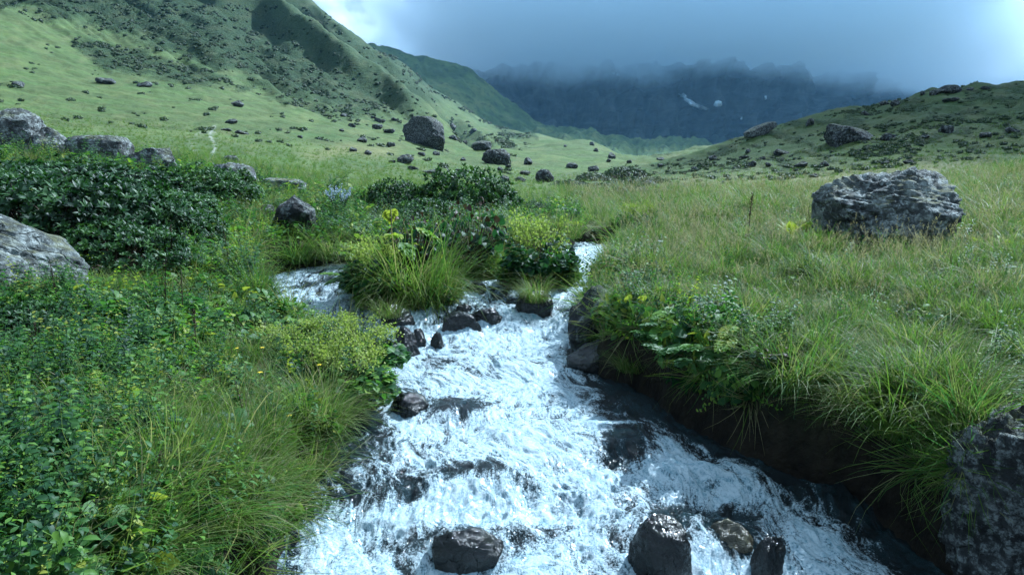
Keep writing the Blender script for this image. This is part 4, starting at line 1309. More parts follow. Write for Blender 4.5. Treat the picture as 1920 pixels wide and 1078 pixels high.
def rosette_bush(seed, rx=1.0, ry=0.9, h=0.65, n=520, per=9, ll=0.085, tint_lo=0.15, flat=False):
    """dome shaped evergreen bush of leaf rosettes; lumpy outline"""
    rng = np.random.default_rng(seed)
    m = MB()
    a = rng.uniform(0, 2 * math.pi, n); c = rng.uniform(0.0, 1.0, n) ** 0.8
    th = np.arccos(1 - c)             # 0 top .. 90 deg side
    dirs = np.stack([np.cos(a) * np.sin(th), np.sin(a) * np.sin(th), np.cos(th)], 1)
    lump = 1 + 0.20 * fbm3(dirs * 2.4 + seed, 3, seed) + rng.uniform(-0.16, 0.03, n)
    pos = dirs * lump[:, None] * np.array([rx, ry, h])
    up = unit(dirs * np.array([0.7, 0.7, 0.7]) + np.array([0, 0, 0.7]) + rng.normal(0, 0.22, (n, 3)))
    ref = unit(np.cross(up, rng.normal(size=(n, 3)))); ref2 = np.cross(up, ref)
    base = np.repeat(pos, per, 0); U = np.repeat(up, per, 0)
    ang = np.tile(np.arange(per) * 2 * math.pi / per, n) + rng.normal(0, 0.25, n * per)
    rad = np.repeat(ref, per, 0) * np.cos(ang)[:, None] + np.repeat(ref2, per, 0) * np.sin(ang)[:, None]
    open_ = rng.uniform(0.35, 1.2, n * per)[:, None]
    d = rad * open_ + U * (1.15 - 0.6 * open_)
    L = ll * rng.uniform(0.75, 1.2, n * per)
    t = np.clip(np.repeat(rng.uniform(tint_lo, 0.85, n), per) + rng.normal(0, 0.08, n * per), 0, 1)
    leaves(m, base, d, U - rad * 0.4, L, L * 0.17, rng.uniform(0.2, 0.8, n * per), 3, 'lance', 0.18, t)
    st = MB()
    for i in range(46):
        k = rng.integers(0, n)
        p = pos[k]
        tube(st, [p * np.array([.12, .12, -.1]), p * np.array([.6, .6, .45]), p * 0.97], [0.014, 0.009, 0.005], 4, 0.4)
    return m, st


def scrub_clump(seed, n=90):
    """a low dense dwarf shrub seen from afar"""
    rng = np.random.default_rng(seed)
    m = MB()
    dirs, a = rnd_dirs(rng, n, 0.55, 1.0)
    lump = 1 + 0.3 * fbm3(dirs * 2 + seed, 2, seed)
    pos = dirs * np.array([1, 1, 0.62]) * (lump * rng.uniform(0.75, 1.0, n))[:, None]
    d = unit(rng.normal(size=(n, 3)) + np.array([0, 0, 0.4]))
    leaves(m, pos, d, dirs, rng.uniform(0.22, 0.42, n), rng.uniform(0.09, 0.16, n), 0.6, 2, 'leaf', 0.3, rng.uniform(0, 1, n))
    V, T = ICO[2]
    core = V * (1 + 0.25 * fbm3(V * 2 + seed, 2, seed))[:, None] * np.array([.8, .8, .5])
    m.add(core, None, T, 0.2)
    return m


def weed(seed, n=5, h=0.48, ll=0.065, tint=(0.25, 0.9), r=0.07):
    """upright leafy stems"""
    rng = np.random.default_rng(seed)
    m = MB()
    for i in range(n):
        d = unit(np.array([rng.normal(-.06, .22), rng.normal(-.02, .22), 1.0])); hh = h * rng.uniform(.6, 1.15)
        b = np.array([rng.normal(0, r), rng.normal(0, r), -.03])
        tube(m, [b, b + d * hh * .5, b + d * hh], [.003, .0024, .0014], 3, .35)
        k = 18; t = np.linspace(.15, 1, k); a = np.arange(k) * 2.4 + rng.uniform(0, 6)
        L = ll * (1.15 - .55 * t) * rng.uniform(.8, 1.2, k)
        leaves(m, b + d * (t * hh)[:, None], np.stack([np.cos(a), np.sin(a), np.full(k, .35)], 1), np.tile([[0, 0, 1.]], (k, 1)) + rng.normal(0, .2, (k, 3)), L, L * .26, rng.uniform(.3, 1.1, k), 3, 'leaf', .25, np.clip(rng.uniform(*tint) + rng.normal(0, .08, k), 0, 1))
    return m


# ------------------------------------------------------------------ scattering of what nobody could count
LIB = bpy.data.collections.new("plant_library")


def lib(name, meshes):
    c = bpy.data.collections.new(name)
    LIB.children.link(c)
    for i, (mb, mat) in enumerate(meshes):
        nm = "%s_%02d" % (name, i)
        link(nm, mb.mesh(nm, mat, True), col=c)
    return c


def scatter(name, P, rot, scl, idx, coll, label):
    me = bpy.data.meshes.new(name)
    n = len(P)
    me.vertices.add(n); me.vertices.foreach_set('co', np.asarray(P, np.float32).ravel())
    a = me.attributes.new('rot', 'FLOAT_VECTOR', 'POINT'); a.data.foreach_set('vector', np.asarray(rot, np.float32).ravel())
    a = me.attributes.new('scl', 'FLOAT', 'POINT'); a.data.foreach_set('value', np.asarray(scl, np.float32))
    a = me.attributes.new('pick', 'INT', 'POINT'); a.data.foreach_set('value', np.asarray(idx, np.int32))
    ng = bpy.data.node_groups.new(name + "_scatter", 'GeometryNodeTree')
    ng.interface.new_socket('Geometry', in_out='INPUT', socket_type='NodeSocketGeometry')
    ng.interface.new_socket('Geometry', in_out='OUTPUT', socket_type='NodeSocketGeometry')
    N, L = ng.nodes, ng.links
    gi = N.new('NodeGroupInput'); go = N.new('NodeGroupOutput')
    ip = N.new('GeometryNodeInstanceOnPoints')
    ci = N.new('GeometryNodeCollectionInfo')
    ci.inputs['Collection'].default_value = coll
    ci.inputs['Separate Children'].default_value = True
    ci.inputs['Reset Children'].default_value = True
    def na(nm, typ):
        q = N.new('GeometryNodeInputNamedAttribute'); q.data_type = typ
        q.inputs['Name'].default_value = nm
        return q.outputs[0]
    er_ = N.new('FunctionNodeEulerToRotation')
    L.new(na('rot', 'FLOAT_VECTOR'), er_.inputs[0])
    L.new(gi.outputs[0], ip.inputs['Points'])
    L.new(ci.outputs[0], ip.inputs['Instance'])
    ip.inputs['Pick Instance'].default_value = True
    L.new(na('pick', 'INT'), ip.inputs['Instance Index'])
    L.new(er_.outputs[0], ip.inputs['Rotation'])
    L.new(na('scl', 'FLOAT'), ip.inputs['Scale'])
    L.new(ip.outputs[0], go.inputs[0])
    o = link(name, me)
    md = o.modifiers.new("scatter", 'NODES'); md.node_group = ng
    tag(o, label, "plants", kind="stuff")
    return o


def sample(rng, n, u0, u1, y0, y1, keep):
    u = rng.uniform(u0, u1, n); y = np.exp(rng.uniform(math.log(y0), math.log(y1), n)); x = u * y
    k = keep(x, y, rng.uniform(0, 1, n))
    x, y = x[k], y[k]
    return np.stack([x, y, ground_z(x, y)], 1)


rg = np.random.default_rng(77)
SOLID = []      # feet of rocks and bushes: (x, y, radius) where no grass grows


def clear_of(x, y):
    ok = np.ones(len(x), bool)
    for sx, sy, r in SOLID:
        ok &= ((x - sx) ** 2 + (y - sy) ** 2) > r * r
    return ok


def tilt_rot(P, amount=0.5, jitter=0.25):
    """stand mostly upright but lean with the ground; hang over at the bank edge"""
    e = 0.12
    gx = (ground_z(P[:, 0] + e, P[:, 1]) - ground_z(P[:, 0] - e, P[:, 1])) / (2 * e)
    gy = (ground_z(P[:, 0], P[:, 1] + e) - ground_z(P[:, 0], P[:, 1] - e)) / (2 * e)
    gx = np.clip(gx, -1.6, 1.6); gy = np.clip(gy, -1.6, 1.6)
    n = len(P)
    return np.stack([np.arctan(gy) * amount + rg.normal(0, jitter, n), -np.arctan(gx) * amount + rg.normal(0, jitter, n), np.zeros(n)], 1)


for o in COL.objects:
    if o.type == 'MESH' and o.name.split('.')[0] in ('boulder', 'bank_rock') and o.location.y < 60:
        d = o.dimensions
        SOLID.append((o.location.x, o.location.y, 0.36 * max(d.x, d.y)))

left_side = lambda x, y: x < np.interp(y, 0.5 * (LW[:, 1] + RW[:len(LW), 1].mean() * 0 + LW[:, 1]), 0.5 * (LW[:, 0] + edges(LW[:, 1])[1]))

C_TUFT = lib("grass_tuft", [(tuft(1), MAT_GRASS), (tuft(2, 46, .08, .28, .0026, .7), MAT_GRASS), (tuft(3, 34, .06, .38, .0030, .45, (.4, 1.7)), MAT_GRASS), (tuft(4, 40, .09, .24, .0030, .8, (.2, 1.0), .35), MAT_GRASS),
                            (tuft(5, 54, .05, .50, .0026, .7, (.9, 2.2), .22), MAT_GRASS), (tuft(6, 40, .06, .44, .0024, .6, (.8, 2.0), .5), MAT_GRASS)])
C_SEED = lib("seed_grass", [(seed_stalks(11), MAT_DRY), (seed_stalks(12, 9, .42), MAT_DRY), (seed_stalks(13, 6, .6), MAT_DRY)])
C_HERB = lib("herb_clump", [(herb(21), MAT_HERB), (herb(22, 46, .16, .20, (.025, .05), .45), MAT_HERB), (herb(23, 22, .15, .26, (.06, .12), .40, (.45, 1.0)), MAT_HERB), (herb(24, 60, .15, .30, (.02, .04), .30, (.1, .7)), MAT_HERB),
                            (herb(25, 16, .13, .28, (.06, .11), .48, (.25, .8)), MAT_HERB), (herb(26, 50, .14, .36, (.03, .06), .22, (.15, .75)), MAT_HERB),
                            (weed(27), MAT_HERB), (weed(28, 6, .40, .05, (.5, 1.0)), MAT_HERB), (weed(29, 4, .6, .08, (.1, .7)), MAT_HERB)])
C_SCRUB = lib("scrub_clump", [(scrub_clump(31 + i), MAT_SCRUB) for i in range(4)])

bank = lambda x, y: np.where(y < Y_TOP + 2, wet(x, y), -9.0)
# ------------------------------------------------------------------ single plants
def copy_tree(o, parent=None):
    c = o.copy(); COL.objects.link(c)
    if parent: c.parent = parent
    for ch in list(o.children): copy_tree(ch, c)
    return c


def plant(name, parts, label, cat, group=None):
    """a plant as an Empty with its parts: [(part name, mesh builder, material)]"""
    e = empty(name, (0, 0, -50))
    for pn, mb, mat in parts:
        if mb.n: link(pn, mb.mesh(pn, mat, True), e)
    return tag(e, label, cat, group)


PROTO = {}


def place(key, px, py, size, label, rz=None, Y=None, dz=0.0, water=False, squash=1.0, group=None, lean=(0, 0), wide=None, grow=None):
    """put a copy of a prototype with its foot seen at (px, py); size = wanted width in pixels, or metres if below 6"""
    if water: b = on_water(px, py)
    elif Y: b = at(px, py, Y); b.z = float(ground_z(b.x, b.y))
    else: b = on_ground(px, py)
    P_ = PROTO[key]
    o = P_['o'] if not P_['used'] else copy_tree(P_['o'])
    P_['used'] = True
    s = size if size < 6 else size * b.y / FPX / P_['w']
    if size < 6: s = size
    o.location = (b.x, b.y, b.z - 0.02 * s + dz)
    o.rotation_euler = (lean[0], lean[1], random.Random(int(px * 7 + py)).uniform(0, 6.28) if rz is None else rz)
    o.scale = (s, s, s * squash)
    tag(o, label, P_['cat'], group or P_['group'])
    if P_['solid']: SOLID.append((b.x, b.y, P_['solid'] * s))
    return o


def proto(key, name, parts, cat, group, width, solid=0.0):
    if len(parts) == 1 and parts[0][0] is None:
        o = link(name, parts[0][1].mesh(name, parts[0][2], True))
    else:
        o = plant(name, parts, None, None)
    PROTO[key] = dict(o=o, used=False, cat=cat, group=group, w=width, solid=solid)


# rhododendrons of the left bank
for i in range(3):
    f, s = rosette_bush(401 + i, 1.0, 0.85, 0.62, 820, 9, 0.078)
    proto("rhodo%d" % i, "rhododendron_bush", [("foliage", f, MAT_RHODO), ("branches", s, MAT_STEM)], "bush", "rhododendron bushes on the left bank", 2.0, 0.75)
place("rhodo0", 60, 452, 1.35, "dark glossy rhododendron bush above the large boulder cut by the left edge")
place("rhodo1", 40, 365, 1.45, "dark rhododendron bush under the tall grey boulder at the left edge", squash=0.62)
place("rhodo2", 130, 352, 1.40, "rhododendron bush below the dark streaked boulder", squash=0.62)
place("rhodo0", 215, 366, 1.35, "rhododendron bush in front of the flat topped square boulder", squash=0.62)
place("rhodo1", 175, 440, 1.25, "wide dark rhododendron bush in the middle of the thicket behind the pale ferns")
place("rhodo2", 275, 408, 1.15, "rhododendron bush below the jagged grey boulder", squash=0.62)
place("rhodo0", 330, 378, 1.10, "rhododendron bush to the right of the jagged grey boulder", squash=0.62)
place("rhodo1", 392, 372, 0.95, "round dark rhododendron bush at the right end of the thicket below the rough grey boulder")
place("rhodo2", 215, 500, 0.85, "lowest rhododendron bush of the thicket right of the large edge boulder")
place("rhodo0", 310, 452, 0.85, "small rhododendron bush at the front of the thicket beside the dark dock stalk")
place("rhodo1", -40, 420, 1.2, "rhododendron bush running out of the picture on the left")
place("rhodo2", 110, 405, 1.2, "rhododendron bush between the left edge and the middle of the thicket", squash=0.62)
place("rhodo1", 20, 640, 0.55, "small dark bush in front of the large boulder cut by the left edge")

# evergreen shrubs in the middle of the valley floor
for i in range(2):
    f, s = rosette_bush(421 + i, 1.0, 0.9, 0.62, 1150, 8, 0.075, 0.0)
    proto("shrub%d" % i, "evergreen_shrub", [("foliage", f, MAT_RHODO), ("branches", s, MAT_STEM)], "shrub", "evergreen shrubs above the stream", 2.0, 0.7)
place("shrub0", 738, 394, 135, "dark round shrub beside the blue flowered plant", squash=1.3)
place("shrub1", 868, 396, 200, "largest dark shrub above the bushy islets", squash=1.3)
place("shrub0", 800, 418, 175, "low shrub between the dark round one and the largest one", squash=0.8)
place("shrub1", 930, 392, 115, "shrub at the right shoulder of the largest dark shrub", squash=1.1)
place("shrub0", 1004, 402, 78, "small bright topped shrub right of the largest dark shrub", squash=0.95)
place("shrub1", 700, 418, 80, "low leafy shrub under the blue flowered plant", squash=0.6)

# the dark shrub patch in the middle distance
f, s = rosette_bush(431, 1.0, 0.8, 0.42, 520, 8, 0.085, 0.05)
proto("lowshrub", "low_shrub", [("foliage", f, MAT_SCRUB), ("branches", s, MAT_STEM)], "shrub", "low shrubs of the dark patch", 2.0, 0.7)
for k, (px, py, w, lab) in enumerate([(1070, 352, 78, "leftmost low shrub of the dark patch next to the rounded boulder"), (1112, 340, 82, "low shrub at the upper left of the dark patch"), (1172, 332, 100, "topmost low shrub of the dark patch"), (1130, 362, 96, "low shrub at the lower left of the dark patch"),
        (1188, 350, 90, "low shrub at the centre of the dark patch"), (1182, 372, 120, "front low shrub of the dark patch at the meadow edge"), (1236, 372, 86, "low shrub between the two rocks of the dark patch"), (1275, 366, 56, "rightmost low shrub of the dark patch"), (1090, 372, 60, "small low shrub in front of the dark patch on its left"), (1228, 344, 60, "low shrub behind the half hidden rock of the dark patch")]):
    place("lowshrub", px, py, w, lab, squash=0.9)

# a frothy yellow green bush in the stream and its kin
def mantle(seed, rx, h, n=850, nf=2000):
    rng = np.random.default_rng(seed)
    m = MB(); fl = MB(); st = MB()
    dirs, a = rnd_dirs(rng, n, 0.28, 1.0)
    pos = dirs * np.array([rx, rx, h]) * rng.uniform(0.55, 1.0, n)[:, None]
    pos[:, 2] = np.abs(pos[:, 2])
    L = rng.uniform(0.045, 0.085, n)
    leaves(m, pos, unit(dirs * np.array([1, 1, .3]) + rng.normal(0, .3, (n, 3))), unit(dirs + np.array([0, 0, .8]) + rng.normal(0, .3, (n, 3))), L, L * .5, 0.5, 3, 'leaf', 0.2, rng.uniform(.15, .8, n))
    for i in range(19):
        d, _ = rnd_dirs(rng, 1, 0.8, 0.9); d = d[0]
        tip = d * np.array([rx, rx, h * 1.25]) * rng.uniform(0.72, 1.12)
        tube(st, [(0, 0, 0), tip * np.array([.5, .5, .6]), tip], [.004, .003, .002], 3, .5)
        k = nf // 26
        q = tip + rng.normal(0, 0.045, (k, 3)) * np.array([1, 1, .8])
        leaves(fl, q, unit(rng.normal(size=(k, 3)) + [0, 0, .5]), unit(rng.normal(size=(k, 3))), 0.024, 0.009, .3, 2, 'leaf', .2, rng.uniform(0, 1, k))
    return m, fl, st


for i in range(2):
    m1, f1, s1 = mantle(441 + i, 0.40, 0.42)
    proto("mantle%d" % i, "lady_mantle", [("leaves", m1, MAT_HERB), ("blossom", f1, MAT_MANTLE), ("stems", s1, MAT_STEM)], "flowering plant", "frothy yellow green flowering plants", 0.85, 0.2)
place("mantle0", 1012, 520, 158, "round yellow green flowering bush on the islet in mid stream", squash=1.15)
place("mantle1", 972, 532, 90, "smaller yellow green plant at the left side of the islet bush", squash=1.1)
place("mantle1", 1195, 432, 85, "yellow green flowering plant on the right bank above the head of the stream", squash=1.1)
place("mantle0", 1235, 640, 96, "yellow green flowers hanging over the right bank beside the grey rock", squash=0.9)
place("mantle1", 1285, 580, 90, "yellowish flowering plant in the leafy patch on top of the right bank", squash=0.9)
place("mantle0", 690, 690, 170, "yellow flowering plant at the edge of the left bank above the black wet rock", squash=0.9)
place("mantle1", 620, 650, 150, "flowering plant with pale yellow heads on the left bank below the side arm", squash=0.8)
place("mantle1", 690, 765, 150, "leafy yellow flowered plant overhanging the water at the black rock", squash=0.9)

place("mantle1", 655, 742, 190, "big leafy plant at the edge of the left bank above the black pouring rock", squash=0.9)
place("mantle0", 590, 712, 170, "leafy plant with few yellow heads behind the big leafy one on the left bank", squash=0.9)
place("mantle1", 520, 665, 130, "leafy plant by the bare stalks on the left bank", squash=0.8)

# big tussocks of grass
def tussock(seed, n=520, r=0.18, h=0.60, droop=(0.5, 2.0), w=0.0026, dry=0.2, lean=0.9):
    return tuft(seed, n, r, h, w, lean, droop, dry, 6, (-0.10, -0.04))


for i, args in enumerate([dict(), dict(n=520, h=0.62, dry=0.12), dict(n=360, h=0.48, dry=0.35, droop=(.7, 1.9))]):
    proto("tussock%d" % i, "grass_tussock", [(None, tussock(451 + i, **args), MAT_GRASS)], "grass tussock", "large grass tussocks", 0.78, 0.14)
place("tussock1", 795, 572, 230, "big drooping grass tussock on the largest islet", squash=1.25)
place("tussock1", 740, 545, 190, "dark green tussock behind the big drooping one on the islet")
place("tussock2", 728, 618, 100, "small pale tussock on the mossy brown rock by the left bank", water=True, dz=0.20)
place("tussock0", 1003, 588, 92, "round tussock crowning the dark rock block in the stream", water=True, dz=0.20)
place("tussock1", 1690, 812, 250, "large tussock hanging over the right bank beside the pitted corner boulder")
place("tussock2", 1602, 768, 220, "pale tussock on the edge of the right bank above the dark undercut")
place("tussock0", 1490, 722, 210, "tussock on the edge of the right bank in the middle of the undercut")
place("tussock2", 1185, 690, 110, "wispy tussock hanging beside the yellow flowers on the right bank")
place("tussock0", 1240, 520, 130, "bright green tussock on the right bank above the rock face")
place("tussock1", 1185, 500, 90, "tussock at the narrow head of the stream on the right")
place("tussock0", 1600, 545, 150, "soft seeding tussock in front of the big lichen covered boulder")
place("tussock2", 1880, 420, 170, "wind blown tussock right of the big lichen covered boulder")
place("tussock1", 55, 760, 190, "bright tussock at the left edge of the picture")
place("tussock0", 225, 830, 210, "blue green tussock in the lower left herbs")
place("tussock1", 590, 800, 190, "long tussock drooping to the water on the left bank")
place("tussock2", 560, 880, 200, "straw coloured tussock below the long drooping one on the left bank")
place("tussock0", 400, 1000, 260, "dark tussock at the bottom of the left bank")
place("tussock1", 470, 930, 210, "tangled tussock above the dark one at the bottom of the left bank")
place("tussock0", 620, 480, 120, "tussock on the bank above the left side arm of the stream")
place("tussock1", 560, 490, 110, "tussock at the left end of the side arm")
place("tussock2", 1065, 440, 110, "tussock on the bank behind the head of the stream")
place("tussock0", 985, 445, 100, "tussock behind the yellow green islet bush")
place("tussock1", 1790, 800, 90, "short dry tuft on top of the pitted corner boulder", dz=0.0, squash=0.6)
place("tussock0", 480, 560, 130, "upright dark reedy tussock left of the side arm", squash=1.3)

# plants with big divided leaves
for i in range(2):
    m1, s1 = hogweed(471 + i, 11 if i == 0 else 8, 0.42, 0.24)
    proto("hogweed%d" % i, "hogweed", [("leaves", m1, MAT_HERB), ("stems", s1, MAT_STEM)], "leafy plant", "plants with big divided leaves", 0.9, 0.1)
place("hogweed0", 1310, 690, 190, "bright plant with deeply cut leaves hanging from the right bank")
place("hogweed1", 1392, 668, 190, "second plant with cut leaves to the right of the bright one")
place("hogweed0", 738, 520, 170, "tall light green leafy plant on top of the largest islet", dz=0.0, squash=1.9)
place("hogweed1", 690, 545, 130, "light green leafy plant at the left end of the largest islet", squash=1.1)
place("mantle1", 705, 560, 150, "leafy green clump at the left end of the largest islet", squash=1.3)
place("hogweed1", 1145, 446, 50, "little bright leafy plant at the head of the stream")
place("hogweed0", 400, 600, 130, "broad leaved plant in the middle of the left bank", squash=0.8)

place("hogweed0", 1262, 640, 150, "cut leaved plant just above the bright one on the right bank")
place("hogweed1", 1340, 610, 150, "large cut leaved plant farthest back on the right bank edge")
place("hogweed0", 560, 640, 140, "cut leaved plant at the left bank below the side arm", squash=0.9)

# dark leafy plants with withered brown leaves on the islet
def butterbur(seed, n=170):
    rng = np.random.default_rng(seed)
    m = MB(); b = MB(); st = MB()
    dirs, a = rnd_dirs(rng, n, 0.7, 1.0)
    pos = dirs * np.array([0.42, 0.36, 0.5]) * rng.uniform(.5, 1, n)[:, None]
    L = rng.uniform(.05, .10, n)
    k = np.arange(n) % 5 < 4
    d = unit(dirs * [1, 1, .1] + rng.normal(0, .35, (n, 3))); nn = unit([0, 0, 1] + rng.normal(0, .45, (n, 3)))
    leaves(m, pos[k], d[k], nn[k], L[k], L[k] * .5, .8, 4, 'leaf', .2, rng.uniform(0, .5, k.sum()))
    j = ~k
    leaves(b, pos[j] + [0, 0, .05], d[j], nn[j], L[j] * .9, L[j] * .32, 1.5, 4, 'leaf', .5, rng.uniform(0, 1, j.sum()))
    for p in pos: tube(st, [p * [.1, .1, 0], p * [.6, .6, .6], p], [.005, .004, .003], 3, .4)
    return m, b, st


m1, b1, s1 = butterbur(481)
proto("butterbur", "butterbur", [("leaves", m1, MAT_HERB), ("withered_leaves", b1, MAT_BROWN), ("stems", s1, MAT_STEM)], "leafy plant", "dark leafy plants with withered leaves", 1.0, 0.1)
place("butterbur", 888, 522, 190, "dark leafy plant with brown withered leaves on the middle islet", squash=1.5)
place("butterbur", 775, 530, 170, "dark leafy clump behind the big drooping tussock", squash=1.5)
place("butterbur", 838, 470, 110, "dark withered plant behind the largest islet tussock")
place("butterbur", 925, 470, 90, "withered leafy plant left of the yellow green islet bush")
place("butterbur", 1370, 640, 150, "leafy plant with rusty withered leaves on top of the right bank", squash=0.8)
place("butterbur", 1440, 700, 150, "dark leafy plant under the rusty one on the right bank", squash=0.8)

# ferns
f1 = fern(491); f2 = fern(492, 9, .5, .95)
proto("fern0", "fern", [(None, f1, MAT_HERB)], "fern", "ferns", 0.9)
proto("fern1", "fern", [(None, f2, MAT_HERB)], "fern", "ferns", 0.8)
place("fern1", 165, 500, 90, "yellowish fern in front of the rhododendron thicket")
place("fern1", 55, 430, 80, "pale yellow fern above the large boulder cut by the left edge", dz=0.35)
place("fern0", 1490, 462, 110, "dark green fern patch left of the big lichen covered boulder", squash=1.2)
place("fern0", 1530, 470, 100, "fern against the foot of the big lichen covered boulder")
place("fern0", 1900, 480, 100, "fern at the right edge beyond the big lichen covered boulder")

# withered stalks standing above the grass
def dock(seed, h=0.9, leafy=True, heads=True):
    rng = np.random.default_rng(seed)
    st = MB(); hd = MB()
    le = rng.normal(0, .05, 2)
    pts = np.array([[le[0] * t * t, le[1] * t * t, t * h] for t in np.linspace(-.04, 1, 8)])
    tube(st, pts, np.linspace(.009, .004, 8), 5, .2)
    n = 130 if heads else 30
    t = rng.uniform(.58 if heads else .4, 1.0, n)
    base = np.stack([le[0] * t * t, le[1] * t * t, t * h], 1) + rng.normal(0, .010, (n, 3))
    leaves(hd, base, unit(rng.normal(size=(n, 3)) + [0, 0, .6]), unit(rng.normal(size=(n, 3))), rng.uniform(.015, .032, n), .007, .4, 2, 'leaf', .2, rng.uniform(0, .8, n))
    if leafy:
        k = 9; t = rng.uniform(.08, .5, k); a = rng.uniform(0, 6.28, k)
        base = np.stack([le[0] * t * t, le[1] * t * t, t * h], 1)
        leaves(hd, base, np.stack([np.cos(a), np.sin(a), np.full(k, -.2)], 1), np.stack([np.zeros(k), np.zeros(k), np.ones(k)], 1), rng.uniform(.10, .2, k), rng.uniform(.015, .03, k), rng.uniform(.9, 1.8, k), 4, 'lance', .5, rng.uniform(.2, 1, k))
    return st, hd


for key, a in (("dock0", (501, .9, True, True)), ("dock1", (502, .8, False, True)), ("stalk", (503, .8, False, False))):
    s1, h1 = dock(*a)
    proto(key, "withered_stalk", [("stem", s1, MAT_STEM), ("sprays", h1, MAT_BROWN)], "dried plant", "withered stalks", 0.2)
H = lambda px, py, hp, Y=None: hp * (on_ground(px, py).y) / FPX / 0.9
for key, px, py, hp, lab in [("dock0", 1402, 466, 105, "tall brown dock with curled leaves in the right meadow"), ("dock1", 326, 520, 112, "dark dock stalk in front of the rhododendron thicket"), ("stalk", 431, 520, 118, "thin bare stalk right of the dark dock stalk"), ("stalk", 312, 600, 140, "bare stalk in the middle of the left bank herbs"),
        ("stalk", 345, 610, 125, "bare leaning stalk beside the broad leaved plant"), ("stalk", 112, 600, 130, "long dark stalk against the large boulder cut by the left edge"), ("dock1", 72, 680, 90, "blackish dock stub below the large boulder cut by the left edge"), ("dock1", 370, 690, 130, "dark dock among the herbs of the left bank above the tangled grass"),
        ("dock1", 1432, 392, 26, "leftmost of the three little brown docks at the meadow edge"), ("dock1", 1441, 392, 32, "tallest of the three little brown docks at the meadow edge"), ("dock1", 1453, 394, 24, "rightmost of the three little brown docks at the meadow edge"), ("stalk", 1518, 455, 70, "thin dark stalk rising from the fern patch"),
        ("dock0", 1446, 482, 50, "short brown dock between the tall one and the fern patch"), ("dock1", 1092, 390, 30, "small dark dock above the head of the stream"), ("dock1", 1060, 392, 28, "small reddish dock left of the small dark one above the stream"), ("stalk", 1620, 440, 40, "thin stalk at the foot of the big lichen covered boulder"),
        ("dock0", 300, 970, 130, "bent dark withered plant low on the left bank"), ("dock0", 268, 990, 100, "withered plant left of the bent dark one low on the left bank"), ("stalk", 462, 830, 150, "bare stalk above the tangled tussock of the left bank"), ("dock1", 1475, 660, 80, "dark withered dock on top of the right bank")]:
    place(key, px, py, H(px, py, hp), lab)

# the blue flowered plant by the shrubs
def blue_plant(seed):
    rng = np.random.default_rng(seed); m = MB(); fl = MB(); st = MB()
    for i in range(22):
        d, _ = rnd_dirs(rng, 1, 1.6, .8); d = d[0]; hh = rng.uniform(.5, .8); tip = d * hh
        tube(st, [d * 0, d * hh * .5, tip], [.005, .004, .002], 3, .6)
        t = rng.uniform(.15, .8, 26)
        leaves(m, d * t[:, None] * hh, unit(rng.normal(size=(26, 3)) + [0, 0, .4]), unit(rng.normal(size=(26, 3)) * .5 + [0, 0, 1]), .07, .009, .6, 3, 'lance', .1, rng.uniform(.1, .6, 26))
        t = rng.uniform(.78, 1.02, 22)
        leaves(fl, d * t[:, None] * hh + rng.normal(0, .018, (22, 3)), unit(rng.normal(size=(22, 3))), unit(rng.normal(size=(22, 3))), .03, .009, .3, 2, 'leaf', .3, rng.uniform(0, 1, 22))
    return m, fl, st


m1, f1, s1 = blue_plant(511)
proto("blue", "flowering_plant", [("leaves", m1, MAT_HERB), ("blossom", f1, MAT_BLUE), ("stems", s1, MAT_STEM)], "flowering plant", None, 0.75, .1)
place("blue", 638, 410, 62, "leafy plant with pale blue flower spikes right of the dark pointed boulder")

# small yellow flowers among the left herbs
def yellow_flower(seed):
    rng = np.random.default_rng(seed); st = MB(); fl = MB()
    tube(st, [(0, 0, -.03), (.01, 0, .15), (.02, .01, .3)], [.002, .0016, .0012], 3, .8)
    a = np.arange(6) * math.pi / 3
    leaves(fl, np.tile([[.02, .01, .3]], (6, 1)), np.stack([np.cos(a), np.sin(a), np.full(6, .15)], 1), np.tile([[0, 0, 1.]], (6, 1)), .022, .007, .4, 2, 'leaf', .2, rng.uniform(0, 1, 6))
    return st, fl


s1, f1 = yellow_flower(521)
proto("yellow", "yellow_flower", [("stem", s1, MAT_STEM), ("petals", f1, MAT_YELLOW)], "flower", "small yellow flowers on the left bank", 0.05)
for px, py, lab in [(597, 750, "yellow flower at the very edge of the left bank"), (486, 772, "yellow flower hanging left of the long drooping tussock"), (447, 722, "yellow flower high in the herbs of the left bank"), (500, 716, "yellow flower nearest the leafy plant by the water"), (540, 860, "lowest yellow flower of the left bank")]:
    place("yellow", px, py, 1.1, lab)
for q in PROTO.values():
    if not q['used']: bpy.data.objects.remove(q['o'])
# ------------------------------------------------------------------ grass and herbs
def off_islet(x, y):
    ok = np.ones(np.shape(x), bool)
    for c, a, b, h in ISL: ok &= ((x - c.x) / a) ** 2 + ((y - c.y) / b) ** 2 > 1.5
    return ok


def mixed(name, label, P, coll, nvar, s0, s1, amount=0.5, jit=0.2, weights=None, grow=True):
    n = len(P)
    rot = tilt_rot(P, amount, jit); rot[:, 2] = rg.uniform(0, 6.28, n)
    s = rg.uniform(s0, s1, n)
    if name.startswith('meadow_g'): s = s * np.clip(0.95 + 1.3 * patch(P[:, 0], P[:, 1], 1.5, 44), 0.45, 1.7)
    if grow: s = s * np.clip(P[:, 1] / 9.0, 1.0, 3.0) ** 0.38
    idx = rg.choice(nvar, n, p=weights) if weights is not None else rg.integers(0, nvar, n)
    return scatter(name, P, rot, s, idx, coll, label)


patch = lambda x, y, f, s: fbm2(x * f, y * f, 3, s)
is_right = lambda x, y: x > 0.5 * sum(edges(np.minimum(y, Y_TOP)))
dry_k = lambda x, y: sstep(6, 13, y) * 0.85

